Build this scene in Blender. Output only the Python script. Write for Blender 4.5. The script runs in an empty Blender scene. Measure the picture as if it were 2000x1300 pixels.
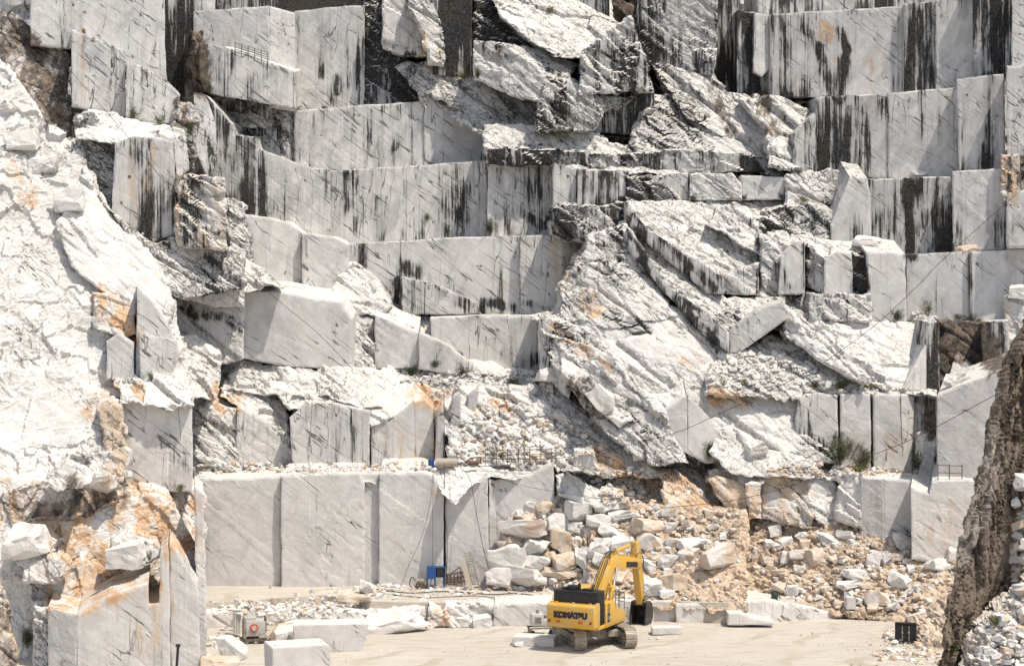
import bpy, bmesh, math, random
import numpy as np
from mathutils import Vector, Matrix
random.seed(7); RNG = np.random.RandomState(11)
SC = bpy.context.scene
COL = SC.collection
R = math.radians
# ---------------------------------------------------------------- camera, sky, sun, exposure
F, HY, H = 4510.0, 450.0, 25.3            # focal length and horizon in photo pixels, eye height (m)
cam_d = bpy.data.cameras.new('camera'); cam = bpy.data.objects.new('camera', cam_d); COL.objects.link(cam)
cam.location = (0, 0, H); cam.rotation_euler = (R(90), 0, 0)
cam_d.sensor_width = 36; cam_d.lens = F/2000*36; cam_d.shift_y = -(650-HY)/2000
cam_d.clip_start = 1; cam_d.clip_end = 3000
SC.camera = cam
SUN = Vector((0.35, -0.27, 0.90)).normalized()      # direction towards the sun
world = bpy.data.worlds.new('World'); SC.world = world; world.use_nodes = True
wn = world.node_tree; bg = wn.nodes['Background']
sky = wn.nodes.new('ShaderNodeTexSky'); sky.sky_type = 'NISHITA'; sky.sun_disc = False
sky.sun_elevation = math.asin(SUN.z); sky.sun_rotation = math.atan2(SUN.x, SUN.y)
hz = wn.nodes.new('ShaderNodeMix'); hz.data_type = 'RGBA'; hz.inputs[0].default_value = .55      # a hazy, paler summer sky
bw = wn.nodes.new('ShaderNodeRGBToBW'); wn.links.new(sky.outputs[0], bw.inputs[0])
wn.links.new(sky.outputs[0], hz.inputs[6]); wn.links.new(bw.outputs[0], hz.inputs[7])
wn.links.new(hz.outputs[2], bg.inputs[0]); bg.inputs[1].default_value = 0.15
sl = bpy.data.lights.new('sun', 'SUN'); sl.energy = 3.3; sl.angle = R(0.5); sl.color = (1.0, 0.92, 0.795)
so = bpy.data.objects.new('sun', sl); COL.objects.link(so)
so.rotation_euler = SUN.to_track_quat('Z', 'Y').to_euler()
SC.view_settings.view_transform = 'Standard'; SC.view_settings.look = 'None'
SC.view_settings.exposure = 0.39; SC.view_settings.gamma = 1.0
SC.render.engine = 'CYCLES'
SC.cycles.max_bounces = 4; SC.cycles.diffuse_bounces = 2; SC.cycles.use_adaptive_sampling = True; SC.cycles.adaptive_threshold = .03

def at(px, py, D):
    return Vector(((px-1000)/F*D, D, H+(HY-py)/F*D))
def on_ground(px, py, z=0.0):
    return at(px, py, (H-z)*F/(py-HY))
def tag(o, label=None, cat=None, group=None, kind=None):
    if label: o['label'] = label
    if cat: o['category'] = cat
    if group: o['group'] = group
    if kind: o['kind'] = kind
    return o
def empty(name, loc=(0, 0, 0), rz=0.0):
    o = bpy.data.objects.new(name, None); COL.objects.link(o); o.location = loc; o.rotation_euler = (0, 0, rz)
    o.empty_display_size = .3
    return o

# ---------------------------------------------------------------- numpy noise
def _h(ix, iy, iz, s):
    x = (ix.astype(np.int64)*374761393 + iy.astype(np.int64)*668265263 + iz.astype(np.int64)*2147483647 + s*974634777) & 0xffffffff
    x = ((x ^ (x >> 13))*1274126177) & 0xffffffff
    x = ((x ^ (x >> 16))*2246822519) & 0xffffffff
    x = x ^ (x >> 15)
    return (x & 0xffffff)/float(0x1000000)
def vn(P, s=0):
    i = np.floor(P).astype(np.int64); f = P-i; f = f*f*(3-2*f); r = 0
    for a in (0, 1):
        for b in (0, 1):
            for c in (0, 1):
                w = (f[:, 0] if a else 1-f[:, 0])*(f[:, 1] if b else 1-f[:, 1])*(f[:, 2] if c else 1-f[:, 2])
                r = r + w*_h(i[:, 0]+a, i[:, 1]+b, i[:, 2]+c, s)
    return r*2-1
def fbm(P, s=0, n=4):
    r = 0; a = .5
    for k in range(n):
        r = r + a*vn(P, s+k*17); P = P*2.03+13.7; a *= .5
    return r
def _hb(ix, iy, iz, s):
    x = (ix*np.uint32(374761393)) ^ (iy*np.uint32(668265263)) ^ (iz*np.uint32(2246822519)) ^ np.uint32((s*974634777) & 0xffffffff)
    x ^= x >> np.uint32(15); x *= np.uint32(2246822519); x ^= x >> np.uint32(13); x *= np.uint32(3266489917); x ^= x >> np.uint32(16)
    return x
def facet(P, s=0):
    """angular fracture function: every voronoi cell is a tilted plane of its own. returns value, crack (0 at cell joints)"""
    P = P.astype(np.float32)
    i0 = np.floor(P); f = P-i0; u0 = i0.astype(np.int64).astype(np.uint32); n = len(P)
    b1 = np.full(n, 9., np.float32); b2 = np.full(n, 9., np.float32)
    bh = np.zeros(n, np.uint32); bd = np.zeros((n, 3), np.float32); k = np.float32(1/1024.); m10 = np.uint32(1023)
    for a in (-1, 0, 1):
        ua = u0[:, 0]+np.uint32(a & 0xffffffff)
        for b in (-1, 0, 1):
            ub = u0[:, 1]+np.uint32(b & 0xffffffff)
            for c in (-1, 0, 1):
                h = _hb(ua, ub, u0[:, 2]+np.uint32(c & 0xffffffff), s)
                dx = f[:, 0]-a-(h & m10)*k; dy = f[:, 1]-b-((h >> np.uint32(10)) & m10)*k; dz = f[:, 2]-c-((h >> np.uint32(20)) & m10)*k
                q = dx*dx+dy*dy+dz*dz; m = q < b1
                b2 = np.where(m, b1, np.minimum(b2, q)); b1 = np.where(m, q, b1); bh = np.where(m, h, bh)
                bd[m, 0] = dx[m]; bd[m, 1] = dy[m]; bd[m, 2] = dz[m]
    z = np.zeros(n, np.uint32); r = [(_hb(bh, z, z, t) & np.uint32(0xffff)).astype(np.float32)/32768.-1 for t in (1, 2, 3, 4)]
    return (r[0]+.8*(r[1]*bd[:, 0]+r[2]*bd[:, 1]+r[3]*bd[:, 2])).astype(float), (np.sqrt(b2)-np.sqrt(b1)).astype(float)
DIP = R(38); CURDIP = [DIP]
def bed(P, su, sy, sv, dip=DIP):
    """coordinates along the dipping beds of the marble (down to the right)"""
    dip = CURDIP[0] if dip is DIP else dip
    u = P[:, 0]*math.cos(dip)-P[:, 2]*math.sin(dip); v = P[:, 0]*math.sin(dip)+P[:, 2]*math.cos(dip)
    return np.stack([u/su, P[:, 1]/sy, v/sv], 1)

# ---------------------------------------------------------------- materials
def nt(name):
    m = bpy.data.materials.new(name); m.use_nodes = True
    t = m.node_tree; t.nodes.clear()
    out = t.nodes.new('ShaderNodeOutputMaterial'); b = t.nodes.new('ShaderNodeBsdfPrincipled')
    t.links.new(b.outputs[0], out.inputs[0]); return m, t, b
class N:
    """tiny node helper"""
    def __init__(s, t): s.t = t
    def L(s, a, b): s.t.links.new(a, b)
    def put(s, sock, v):
        if hasattr(v, 'is_output') or isinstance(v, bpy.types.NodeSocket): s.L(v, sock)
        else:
            try: sock.default_value = v
            except Exception: sock.default_value = (v[0], v[1], v[2], 1)
    def math(s, op, a, b=0.0, clamp=False):
        n = s.t.nodes.new('ShaderNodeMath'); n.operation = op; n.use_clamp = clamp
        s.put(n.inputs[0], a); s.put(n.inputs[1], b); return n.outputs[0]
    def ramp(s, v, lo, hi, a=0.0, b=1.0):
        n = s.t.nodes.new('ShaderNodeMapRange'); n.clamp = True; n.interpolation_type = 'SMOOTHSTEP'
        s.put(n.inputs[0], v); n.inputs[1].default_value = lo; n.inputs[2].default_value = hi
        n.inputs[3].default_value = a; n.inputs[4].default_value = b; return n.outputs[0]
    def mix(s, f, a, b, mode='MIX'):
        n = s.t.nodes.new('ShaderNodeMix'); n.data_type = 'RGBA'; n.blend_type = mode
        s.put(n.inputs[0], f); s.put(n.inputs[6], a if not isinstance(a, tuple) else (*a[:3], 1)); s.put(n.inputs[7], b if not isinstance(b, tuple) else (*b[:3], 1))
        return n.outputs[2]
    def noise(s, vec, scale, detail=4, rough=.55, dist=0.0):
        n = s.t.nodes.new('ShaderNodeTexNoise'); n.inputs['Scale'].default_value = scale
        n.inputs['Detail'].default_value = detail; n.inputs['Roughness'].default_value = rough; n.inputs['Distortion'].default_value = dist
        s.L(vec, n.inputs['Vector']); return n.outputs['Fac']
    def vor(s, vec, scale, feat='DISTANCE_TO_EDGE'):
        n = s.t.nodes.new('ShaderNodeTexVoronoi'); n.feature = feat; n.inputs['Scale'].default_value = scale
        s.L(vec, n.inputs['Vector']); return n.outputs['Distance']
    def map(s, vec, sc=(1, 1, 1), rot=(0, 0, 0), loc=(0, 0, 0)):
        n = s.t.nodes.new('ShaderNodeMapping'); n.inputs['Scale'].default_value = sc
        n.inputs['Rotation'].default_value = rot; n.inputs['Location'].default_value = loc
        s.L(vec, n.inputs['Vector']); return n.outputs[0]
    def rotscale(s, vec, rot, sc):
        return s.map(s.map(vec, rot=rot), sc=sc)
    def obj(s):
        n = s.t.nodes.new('ShaderNodeTexCoord'); return n.outputs['Object']
    def warp(s, vec, scale, amt):
        n = s.t.nodes.new('ShaderNodeTexNoise'); n.inputs['Scale'].default_value = scale; n.inputs['Detail'].default_value = 3
        s.L(vec, n.inputs['Vector'])
        a = s.t.nodes.new('ShaderNodeVectorMath'); a.operation = 'MULTIPLY_ADD'
        s.L(n.outputs['Color'], a.inputs[0]); a.inputs[1].default_value = (amt,)*3; s.L(vec, a.inputs[2]); return a.outputs[0]
    def bump(s, h, dist, strength=1.0, normal=None):
        n = s.t.nodes.new('ShaderNodeBump'); n.inputs['Distance'].default_value = dist; n.inputs['Strength'].default_value = strength
        s.L(h, n.inputs['Height'])
        if normal is not None: s.L(normal, n.inputs['Normal'])
        return n.outputs[0]

def rock_material(name):
    m, t, b = nt(name); k = N(t); P = k.obj()
    at_ = t.nodes.new('ShaderNodeAttribute'); at_.attribute_name = 'stain'
    sep = t.nodes.new('ShaderNodeSeparateColor'); t.links.new(at_.outputs['Color'], sep.inputs[0])
    ST, RU, GR = sep.outputs
    at2 = t.nodes.new('ShaderNodeAttribute'); at2.attribute_name = 'kind'
    sep2 = t.nodes.new('ShaderNodeSeparateColor'); t.links.new(at2.outputs['Color'], sep2.inputs[0])
    CUT, CRK, TAN = sep2.outputs                   # sawn face, crack density, tan tint
    geo = t.nodes.new('ShaderNodeNewGeometry'); sn = t.nodes.new('ShaderNodeSeparateXYZ'); t.links.new(geo.outputs['True Normal'], sn.inputs[0])
    up = sn.outputs[2]
    steep = k.ramp(up, .25, .7, 1, 0); flat = k.ramp(up, .35, .8)
    W = k.warp(P, .5, 1.2); s3_ = k.noise(P, .28, 3, .55)
    bedv = k.rotscale(W, (0, DIP, 0), (.35, .6, 2.2))
    big = k.noise(P, .16, 3, .6); mid = k.noise(W, 1.1, 5, .62); fine = k.noise(P, 7, 3, .7)
    col = k.mix(k.ramp(big, .35, .65), (.505, .482, .470), (.615, .586, .565))
    col = k.mix(k.ramp(mid, .3, .72), col, k.mix(.5, col, (.76, .75, .73)))
    # cloudy grey beds and thin grey veins, dipping with the beds
    v1 = k.noise(bedv, 1.2, 8, .65, 1.0)
    vein = k.math('SUBTRACT', 1, k.ramp(k.math('ABSOLUTE', k.math('SUBTRACT', v1, .5)), 0, .022))
    col = k.mix(k.math('MULTIPLY', vein, .22), col, (.30, .31, .33))
    cloud = k.ramp(k.noise(k.rotscale(W, (0, -R(55), 0), (.12, .3, .8)), 1.0, 5, .6), .50, .78)
    col = k.mix(k.math('MULTIPLY', cloud, .52), col, (.36, .365, .38))
    saw = k.noise(k.map(P, sc=(14, 14, .12), rot=(0, R(2), 0)), 1.0, 3, .6)
    col = k.mix(k.math('MULTIPLY', k.math('MULTIPLY', k.ramp(saw, .5, .72), CUT), .16), col, (.33, .32, .31))
    # warm weathering
    warm = k.ramp(k.noise(P, .45, 6, .65), .55, .75)
    col = k.mix(k.math('MULTIPLY', warm, .22), col, (.56, .47, .36))
    dust = k.mix(k.ramp(mid, .35, .7), (.64, .605, .55), (.72, .695, .65))
    col = k.mix(k.math('MULTIPLY', flat, .85), col, dust)
    fresh = k.ramp(ST, -.3, -.0, .65, 0)          # freshly broken marble is whiter
    col = k.mix(fresh, col, k.mix(k.ramp(mid, .3, .7), (.72, .685, .635), (.84, .805, .75)))
    # rust and tan
    rn = k.noise(k.map(W, sc=(1, 1, .55)), .9, 7, .68)
    rmask = k.ramp(k.math('ADD', rn, k.math('MULTIPLY', RU, .62)), .82, 1.06)
    rcol = k.mix(k.ramp(mid, .3, .7), (.50, .27, .115), (.66, .45, .27))
    col = k.mix(k.math('MULTIPLY', rmask, .9), col, rcol)
    tm = k.ramp(k.math('ADD', k.noise(k.map(W, sc=(1.6, 1.6, .28)), 1.0, 5, .6), k.math('MULTIPLY', TAN, .6)), .75, 1.1)
    col = k.mix(k.math('MULTIPLY', tm, .75), col, (.54, .385, .245))
    # cracks: long thin lines, most of them dipping with the beds, some upright
    cm = k.math('ADD', s3_, k.math('MULTIPLY', CRK, .40))
    wc = k.warp(P, 1.3, .16)
    def lines(vec, detail, w, lo, hi):
        n_ = k.noise(vec, 1.0, detail, .55)
        return k.math('MULTIPLY', k.ramp(k.math('ABSOLUTE', k.math('SUBTRACT', n_, .5)), w*.25, w, 1, 0), k.ramp(cm, lo, hi))
    c1 = lines(k.rotscale(wc, (0, -DIP, 0), (.07, .4, .85)), 3, .0085, .48, .66)
    c2 = lines(k.rotscale(wc, (0, R(-4), 0), (.95, .95, .09)), 2, .0075, .60, .76)
    c3 = lines(k.rotscale(wc, (0, -R(20), 0), (.25, .6, 2.2)), 4, .018, .70, .90)
    RG = k.math('SUBTRACT', 1.0, CUT)
    c4 = k.math('MULTIPLY', lines(k.rotscale(W, (0, -R(44), 0), (.20, .7, 2.2)), 5, .026, .48, .78), RG)
    c5 = k.math('MULTIPLY', lines(k.rotscale(W, (0, R(25), 0), (.5, .7, 1.3)), 4, .018, .56, .84), RG)
    c3 = k.math('MULTIPLY', c3, k.math('ADD', RG, .25))
    crack = k.math('MAXIMUM', k.math('MAXIMUM', k.math('MAXIMUM', c1, c2), c3), k.math('MAXIMUM', c4, c5))
    col = k.mix(k.math('MULTIPLY', crack, .88), col, (.05, .047, .045))
    # black water streaks running down from the ledges
    ws = k.warp(P, .35, .55)
    s1 = k.noise(k.map(ws, sc=(1.7, 1.7, .07)), 1.0, 7, .72)
    s2 = k.noise(k.map(P, sc=(6, 6, .11)), 1.0, 4, .7); s3b = k.noise(k.map(P, sc=(.22, .3, .10), loc=(3, 1, 7)), 1.0, 4, .6)
    sv = k.math('ADD', k.math('ADD', k.math('MULTIPLY', s1, .85), k.math('MULTIPLY', s2, .55)), k.math('MULTIPLY', k.math('SUBTRACT', s3b, .40), 1.15))
    sv = k.math('ADD', sv, k.math('MULTIPLY', ST, .50))
    sm = k.ramp(sv, 1.10, 1.22); sm = k.math('MULTIPLY', sm, k.math('MAXIMUM', steep, .12))
    halo = k.math('MULTIPLY', k.ramp(sv, .95, 1.16), steep)
    col = k.mix(k.math('MULTIPLY', halo, .34), col, (.20, .195, .19))
    wash = k.math('MULTIPLY', k.ramp(k.math('ADD', k.noise(k.rotscale(W, (0, R(62), 0), (.25, .4, .9)), 1.0, 5, .65), k.math('MULTIPLY', ST, .25)), .56, .80), steep)
    col = k.mix(k.math('MULTIPLY', wash, .42), col, (.22, .22, .225))
    scol = k.mix(k.ramp(k.noise(P, .6, 3), .45, .62), (.010, .010, .011), (.024, .018, .013))
    col = k.mix(sm, col, scol)
    # brown grime, with the painted dark of hollows
    gm = k.ramp(k.math('ADD', k.noise(k.rotscale(W, (0, R(70), 0), (.8, .8, 2.5)), .9, 7, .7), k.math('MULTIPLY', GR, .75)), .80, 1.05)
    gcol = k.mix(k.ramp(k.noise(W, 1.7, 6, .7), .38, .62), (.035, .030, .027), (.19, .14, .10))
    col = k.mix(gm, col, gcol)
    col = k.mix(k.math('MULTIPLY', k.ramp(fine, .25, .75), .16), col, k.mix(.5, col, (.9, .88, .85)))
    b.inputs['Roughness'].default_value = .85; t.links.new(k.math('SUBTRACT', .22, k.math('MULTIPLY', sm, .2)), b.inputs['Specular IOR Level'])
    t.links.new(col, b.inputs['Base Color'])
    rough = k.math('SUBTRACT', 1.0, k.math('MULTIPLY', CUT, .93))
    bh = k.math('MULTIPLY', k.math('ADD', k.noise(k.rotscale(W, (0, -DIP, 0), (.6, 1, 1.7)), 2.6, 6, .68), k.math('MULTIPLY', fine, .2)), rough)
    bh = k.math('SUBTRACT', bh, k.math('MULTIPLY', crack, .3))
    t.links.new(k.bump(bh, .065, .8), b.inputs['Normal'])
    return m
def simple(name, col, rough=.5, metal=0.0, dirt=0.0, dcol=(.45, .40, .33), spec=.5):
    m, t, b = nt(name); k = N(t); P = k.obj()
    n = k.noise(P, 1.6, 6, .65); f = k.noise(P, 9, 4, .7)
    c = k.mix(k.math('MULTIPLY', k.ramp(n, .3, .7), .22), col, tuple(x*.6 for x in col))
    if dirt > 0:
        c = k.mix(k.math('MULTIPLY', k.ramp(k.math('ADD', k.math('MULTIPLY', n, .5), k.math('MULTIPLY', f, .5)), .62-dirt*.35, .78-dirt*.2), min(1, dirt+.25)), c, dcol)
    t.links.new(c, b.inputs['Base Color']) ; b.inputs['Metallic'].default_value = metal
    t.links.new(k.ramp(f, .2, .8, max(.05, rough-.12), min(1, rough+.15)), b.inputs['Roughness'])
    b.inputs['Specular IOR Level'].default_value = spec
    t.links.new(k.bump(f, .01, .4), b.inputs['Normal'])
    return m
ROCK = rock_material('marble_rock')
GEAR = None

# ---------------------------------------------------------------- rock builder
class Mesh:
    def __init__(s): s.V = []; s.Q = []; s.A = []; s.B = []; s.n = 0
    def add(s, V, Q, A, B):
        s.V.append(V); s.Q.append(Q+s.n); s.A.append(A); s.B.append(B); s.n += len(V)
    def build(s, name, mat=None, smooth=False):
        V = np.concatenate(s.V); Q = np.concatenate(s.Q); A = np.concatenate(s.A); B = np.concatenate(s.B)
        me = bpy.data.meshes.new(name)
        me.vertices.add(len(V)); me.vertices.foreach_set('co', V.astype(np.float32).ravel())
        w = Q.shape[1]
        me.loops.add(Q.size); me.loops.foreach_set('vertex_index', Q.ravel().astype(np.int32))
        me.polygons.add(len(Q)); me.polygons.foreach_set('loop_start', np.arange(0, Q.size, w, dtype=np.int32))
        me.polygons.foreach_set('loop_total', np.full(len(Q), w, dtype=np.int32))
        me.polygons.foreach_set('use_smooth', np.full(len(Q), smooth))
        for nm, X in (('stain', A), ('kind', B)):
            at_ = me.attributes.new(nm, 'FLOAT_COLOR', 'POINT')
            at_.data.foreach_set('color', np.concatenate([X, np.ones((len(X), 1))], 1).astype(np.float32).ravel())
        me.update(); me.materials.append(mat or ROCK)
        o = bpy.data.objects.new(name, me); COL.objects.link(o); return o

#            rough1 size  rough2     fine    edge  bevel cut
STYLE = {'c': (.010, 3.0, .006, .9, .004, .045, .045, 1.0),
         'm': (.13, 2.8, .07, 1.0, .02, .12, .10, .6),
         'r': (.30, 3.4, .11, 1.3, .04, .24, .16, 0.0),
         'g': (.25, 1.5, .20, .6, .10, .25, .20, 0.0),
         'l': (.26, 3.8, .17, 1.5, .07, .22, .14, 0.25, 1.0),
         's': (.15, 4.0, .10, 1.4, .05, .16, .12, .35)}
def disp(P, st, scale=1.0):
    a1, s1, a2, s2, a3 = st[:5]; an = st[8] if len(st) > 8 else .5; iso = an > .9
    w = np.stack([fbm(P*.6, 91, 2), fbm(P*.6, 92, 2), fbm(P*.6, 93, 2)], 1)*.28
    Pw = P+w*(.35 if iso else .7)
    f1, c1 = facet(bed(Pw, s1*(1.2 if iso else 2.2), s1*1.3, s1*an), 3); f2, c2 = facet(bed(Pw, s2*(1.1 if iso else 1.9), s2, s2*an*1.1), 5)
    f3, c3 = facet(bed(Pw, s2*(.4 if iso else .75), s2*.4, s2*.52*an), 9)
    g = .35+1.1*np.clip(.5+fbm(P*.22, 61, 2)*1.4, 0, 1)          # some places smooth, some broken
    d = a1*f1+a2*f2*g*g*1.3+a3*f3*g*1.3+a3*.3*fbm(P*3, 7, 2)
    if iso:
        q = P[:, 2]*.75+P[:, 0]*.18+fbm(P*.35, 71, 3)*2.2; q2 = P[:, 2]*2.1-P[:, 0]*.5+fbm(P*.8, 72, 2)*1.6
        d += .26*(q-np.floor(q)-.5)+.09*(q2-np.floor(q2)-.5)
    else: d -= np.clip(.10-c1, 0, .10)*a1*5+np.clip(.12-c2, 0, .12)*a2*5*g
    return d*scale
def seg_dist(P, A, B):
    """distance of points P (n,2) to segments A-B (m,2); returns nearest point"""
    best = np.full(len(P), 1e9); near = P.copy()
    for a, b in zip(A, B):
        ab = b-a; l = (ab@ab)+1e-12; t = np.clip(((P-a)@ab)/l, 0, 1); q = a+t[:, None]*ab; d = ((P-q)**2).sum(1)
        m = d < best; best = np.where(m, d, best); near[m] = q[m]
    return np.sqrt(best), near
STROKES = []       # (channel, width px, strength, [(x,y)...]) painted stains and dark hollows of the photo
CURSEG = [0]
def project(V):
    return np.stack([1000+F*V[:, 0]/V[:, 1], HY-F*(V[:, 2]-H)/V[:, 1]], 1)
def stains(V, base, base2):
    A = np.tile(np.array(base, float), (len(V), 1)); B = np.tile(np.array(base2, float), (len(V), 1))
    p = project(V); lo = p.min(0); hi = p.max(0)
    nz = fbm(V*1.3, 55, 3); nz2 = fbm(V*np.array([2.5, 2.5, .25]), 56, 2)
    for ch, w, s, pts in STROKES:
        q = np.array(pts, float)
        if q[:, 0].max()+w*2 < lo[0] or q[:, 0].min()-w*2 > hi[0] or q[:, 1].max()+w*2 < lo[1] or q[:, 1].min()-w*2 > hi[1]: continue
        I = np.nonzero((p[:, 0] > q[:, 0].min()-w*2) & (p[:, 0] < q[:, 0].max()+w*2) & (p[:, 1] > q[:, 1].min()-w*2) & (p[:, 1] < q[:, 1].max()+w*2))[0]
        if not len(I): continue
        if len(q) == 1: d = np.sqrt(((p[I]-q[0])**2).sum(1))
        else: d, _ = seg_dist(p[I], q[:-1], q[1:])
        k = np.clip(1.5-(d/(w*1.25))*(1+.5*nz[I]+.6*nz2[I]), 0, 1)*s*(.80+.35*nz2[I])
        T = A if ch < 3 else B
        T[I, ch % 3] = np.maximum(T[I, ch % 3], k)
    return A, B
def parse(s):
    return [tuple(float(v) for v in w.split(',')) for w in s.split()]
FACES = {}
def face(M, style, D, nx, nz, th, pts, st=.2, ru=0., gr=0., cr=.3, tan=0., rise=0., res=None, anchor=None, seed=0, amp=1.0, exx=None, dip=None):
    """one face of bedrock: outline given in the photograph's pixels, set on a plane at its own distance, given depth th behind it"""
    S = STYLE[style]; pts = parse(pts) if isinstance(pts, str) else pts
    CURDIP[0] = DIP if dip is None else dip; mx = sum(p[0] for p in pts)/len(pts); my = sum(p[1] for p in pts)/len(pts)
    if exx is None: exx = (mx-1000)/F*1.1 if (mx < 420 or mx > 1835) else 0.
    if my < 480 and 0 < st < .9 and D < 190: st += .17; cr += .12  # more streaks and cracks up high, partly painting in the weaker sunlight there
    ax, ay = anchor or (pts[0] if nz <= .2 else max(pts, key=lambda q: q[1]))
    P0 = np.array(at(ax, ay, D)); n = np.array([nx, -1.0, nz]); O = np.array([0, 0, H])
    def hit(px, py):
        r = np.array([(px-1000)/F, 1.0, (HY-py)/F]); return O+r*(n@(P0-O))/(n@r)
    C = np.array([hit(x, y) for x, y in pts])
    nn = n/np.linalg.norm(n); u = np.cross(nn, [0, 0, 1]) if abs(nn[2]) < .999 else np.array([1., 0, 0]); u /= np.linalg.norm(u)
    if u[0] < 0: u = -u
    v = np.cross(nn, u)
    if v[2] < 0: v = -v
    uv = np.stack([(C-P0)@u, (C-P0)@v], 1)
    res = res or D*.00072
    # ragged outline
    segs = []
    ej = S[5]
    L = []
    for i in range(len(uv)):
        a, b = uv[i], uv[(i+1) % len(uv)]; ln = np.linalg.norm(b-a); k = max(1, int(ln/(res*1.2)))
        nrm = np.array([b[1]-a[1], a[0]-b[0]])/max(ln, 1e-6)
        t = np.arange(k)/k; q = a+(b-a)*t[:, None]
        W = P0+q[:, :1]*u+q[:, 1:]*v
        off = (facet(W/ (S[1]*.45), 31+i)[0]*.55+fbm(W*1.5, 33+i, 3)*.9)*ej*np.clip(np.minimum(t, 1-t)*ln/ (ej*3+.01), 0, 1)
        L.append(q+nrm*off[:, None])
    L = np.concatenate(L); A_, B_ = L, np.roll(L, -1, 0)
    lo = L.min(0)-res; hi = L.max(0)+res
    nu = int((hi[0]-lo[0])/res)+2; nv = int((hi[1]-lo[1])/res)+2
    cu = lo[0]+(np.arange(nu-1)+.5)*res; cv = lo[1]+(np.arange(nv-1)+.5)*res
    CU, CV = np.meshgrid(cu, cv, indexing='ij'); inside = np.zeros(CU.shape, bool)
    for a, b in zip(A_, B_):
        if a[1] == b[1]: continue
        m = (CV > min(a[1], b[1])) & (CV <= max(a[1], b[1]))
        inside ^= m & (CU < a[0]+(CV-a[1])*(b[0]-a[0])/(b[1]-a[1]))
    if not inside.any(): return None
    I, J = np.nonzero(inside); idx = -np.ones((nu, nv), int)
    corners = [(I, J), (I+1, J), (I+1, J+1), (I, J+1)]
    used = np.zeros((nu, nv), bool)
    for a, b in corners: used[a, b] = True
    ui, uj = np.nonzero(used); idx[ui, uj] = np.arange(len(ui))
    G = np.stack([lo[0]+ui*res, lo[1]+uj*res], 1)
    G += (RNG.rand(*G.shape)-.5)*res*.45
    Q = np.stack([idx[a, b] for a, b in corners], 1)
    def ins(i, j):
        ok = (i >= 0) & (j >= 0) & (i < nu-1) & (j < nv-1); r = np.zeros(len(i), bool); r[ok] = inside[i[ok], j[ok]]; return r
    E = []
    for (di, dj, c0, c1) in ((0, -1, 0, 1), (1, 0, 1, 2), (0, 1, 2, 3), (-1, 0, 3, 0)):
        m = ~ins(I+di, J+dj); E.append(np.stack([Q[m, c0], Q[m, c1]], 1))
    E = np.concatenate(E); bv = np.unique(E)
    _, G[bv] = seg_dist(G[bv], A_, B_)
    for c in uv:
        d = ((G[bv]-c)**2).sum(1); G[bv[d.argmin()]] = c
    W0 = P0+G[:, :1]*u+G[:, 1:]*v
    d = disp(W0, S, amp)
    W = W0+nn*d[:, None]
    ex = np.array([exx, 1.0, rise]); ex /= np.linalg.norm(ex)
    out = np.zeros((len(G), 2)); e2 = G[E[:, 1]]-G[E[:, 0]]; on = np.stack([e2[:, 1], -e2[:, 0]], 1)
    np.add.at(out, E[:, 0], on); np.add.at(out, E[:, 1], on)
    out /= np.linalg.norm(out, axis=1)[:, None]+1e-9
    bev = S[6]*(1+.8*vn(W0[bv]*1.7, 44))
    W[bv] += ex*bev[:, None]
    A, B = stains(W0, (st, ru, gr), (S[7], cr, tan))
    vs = [W]; qs = [Q]; As = [A]; Bs = [B]
    # sides and top, running back
    ts = [.35*S[6]+.05]; s_ = res*1.3
    while ts[-1] < th: ts.append(ts[-1]+s_); s_ = min(s_*1.12, 1.6)
    pos = -np.ones(len(G), int); pos[bv] = np.arange(len(bv)); nb = len(bv); base = len(G)
    prev = bv; out3 = out[bv, :1]*u+out[bv, 1:]*v; side = S[0]*.5+.05
    T = np.repeat(np.array(ts), nb)[:, None]; K = len(ts)
    Wr = np.tile(W0[bv], (K, 1))+nn*np.tile(d[bv], K)[:, None]*np.maximum(0, 1-T/3)+ex*(T+S[6]); o3 = np.tile(out3, (K, 1))
    dd = disp(Wr, S, amp*.8)*np.minimum(1, .25+T[:, 0]/1.5)
    Wr = Wr+o3*(dd-side*.2)[:, None]; Wr[:nb] += out3*S[6]*.45
    a, b = E[:, 0], E[:, 1]; pa, pb = a, b
    for kk in range(K):
        ca, cb = base+kk*nb+pos[a], base+kk*nb+pos[b]
        qs.append(np.stack([pb, pa, ca, cb], 1)); pa, pb = ca, cb
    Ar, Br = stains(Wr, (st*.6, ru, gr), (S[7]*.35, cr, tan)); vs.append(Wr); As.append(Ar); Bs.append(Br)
    M.add(np.concatenate(vs), np.concatenate(qs), np.concatenate(As), np.concatenate(Bs))
    return hit
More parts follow.
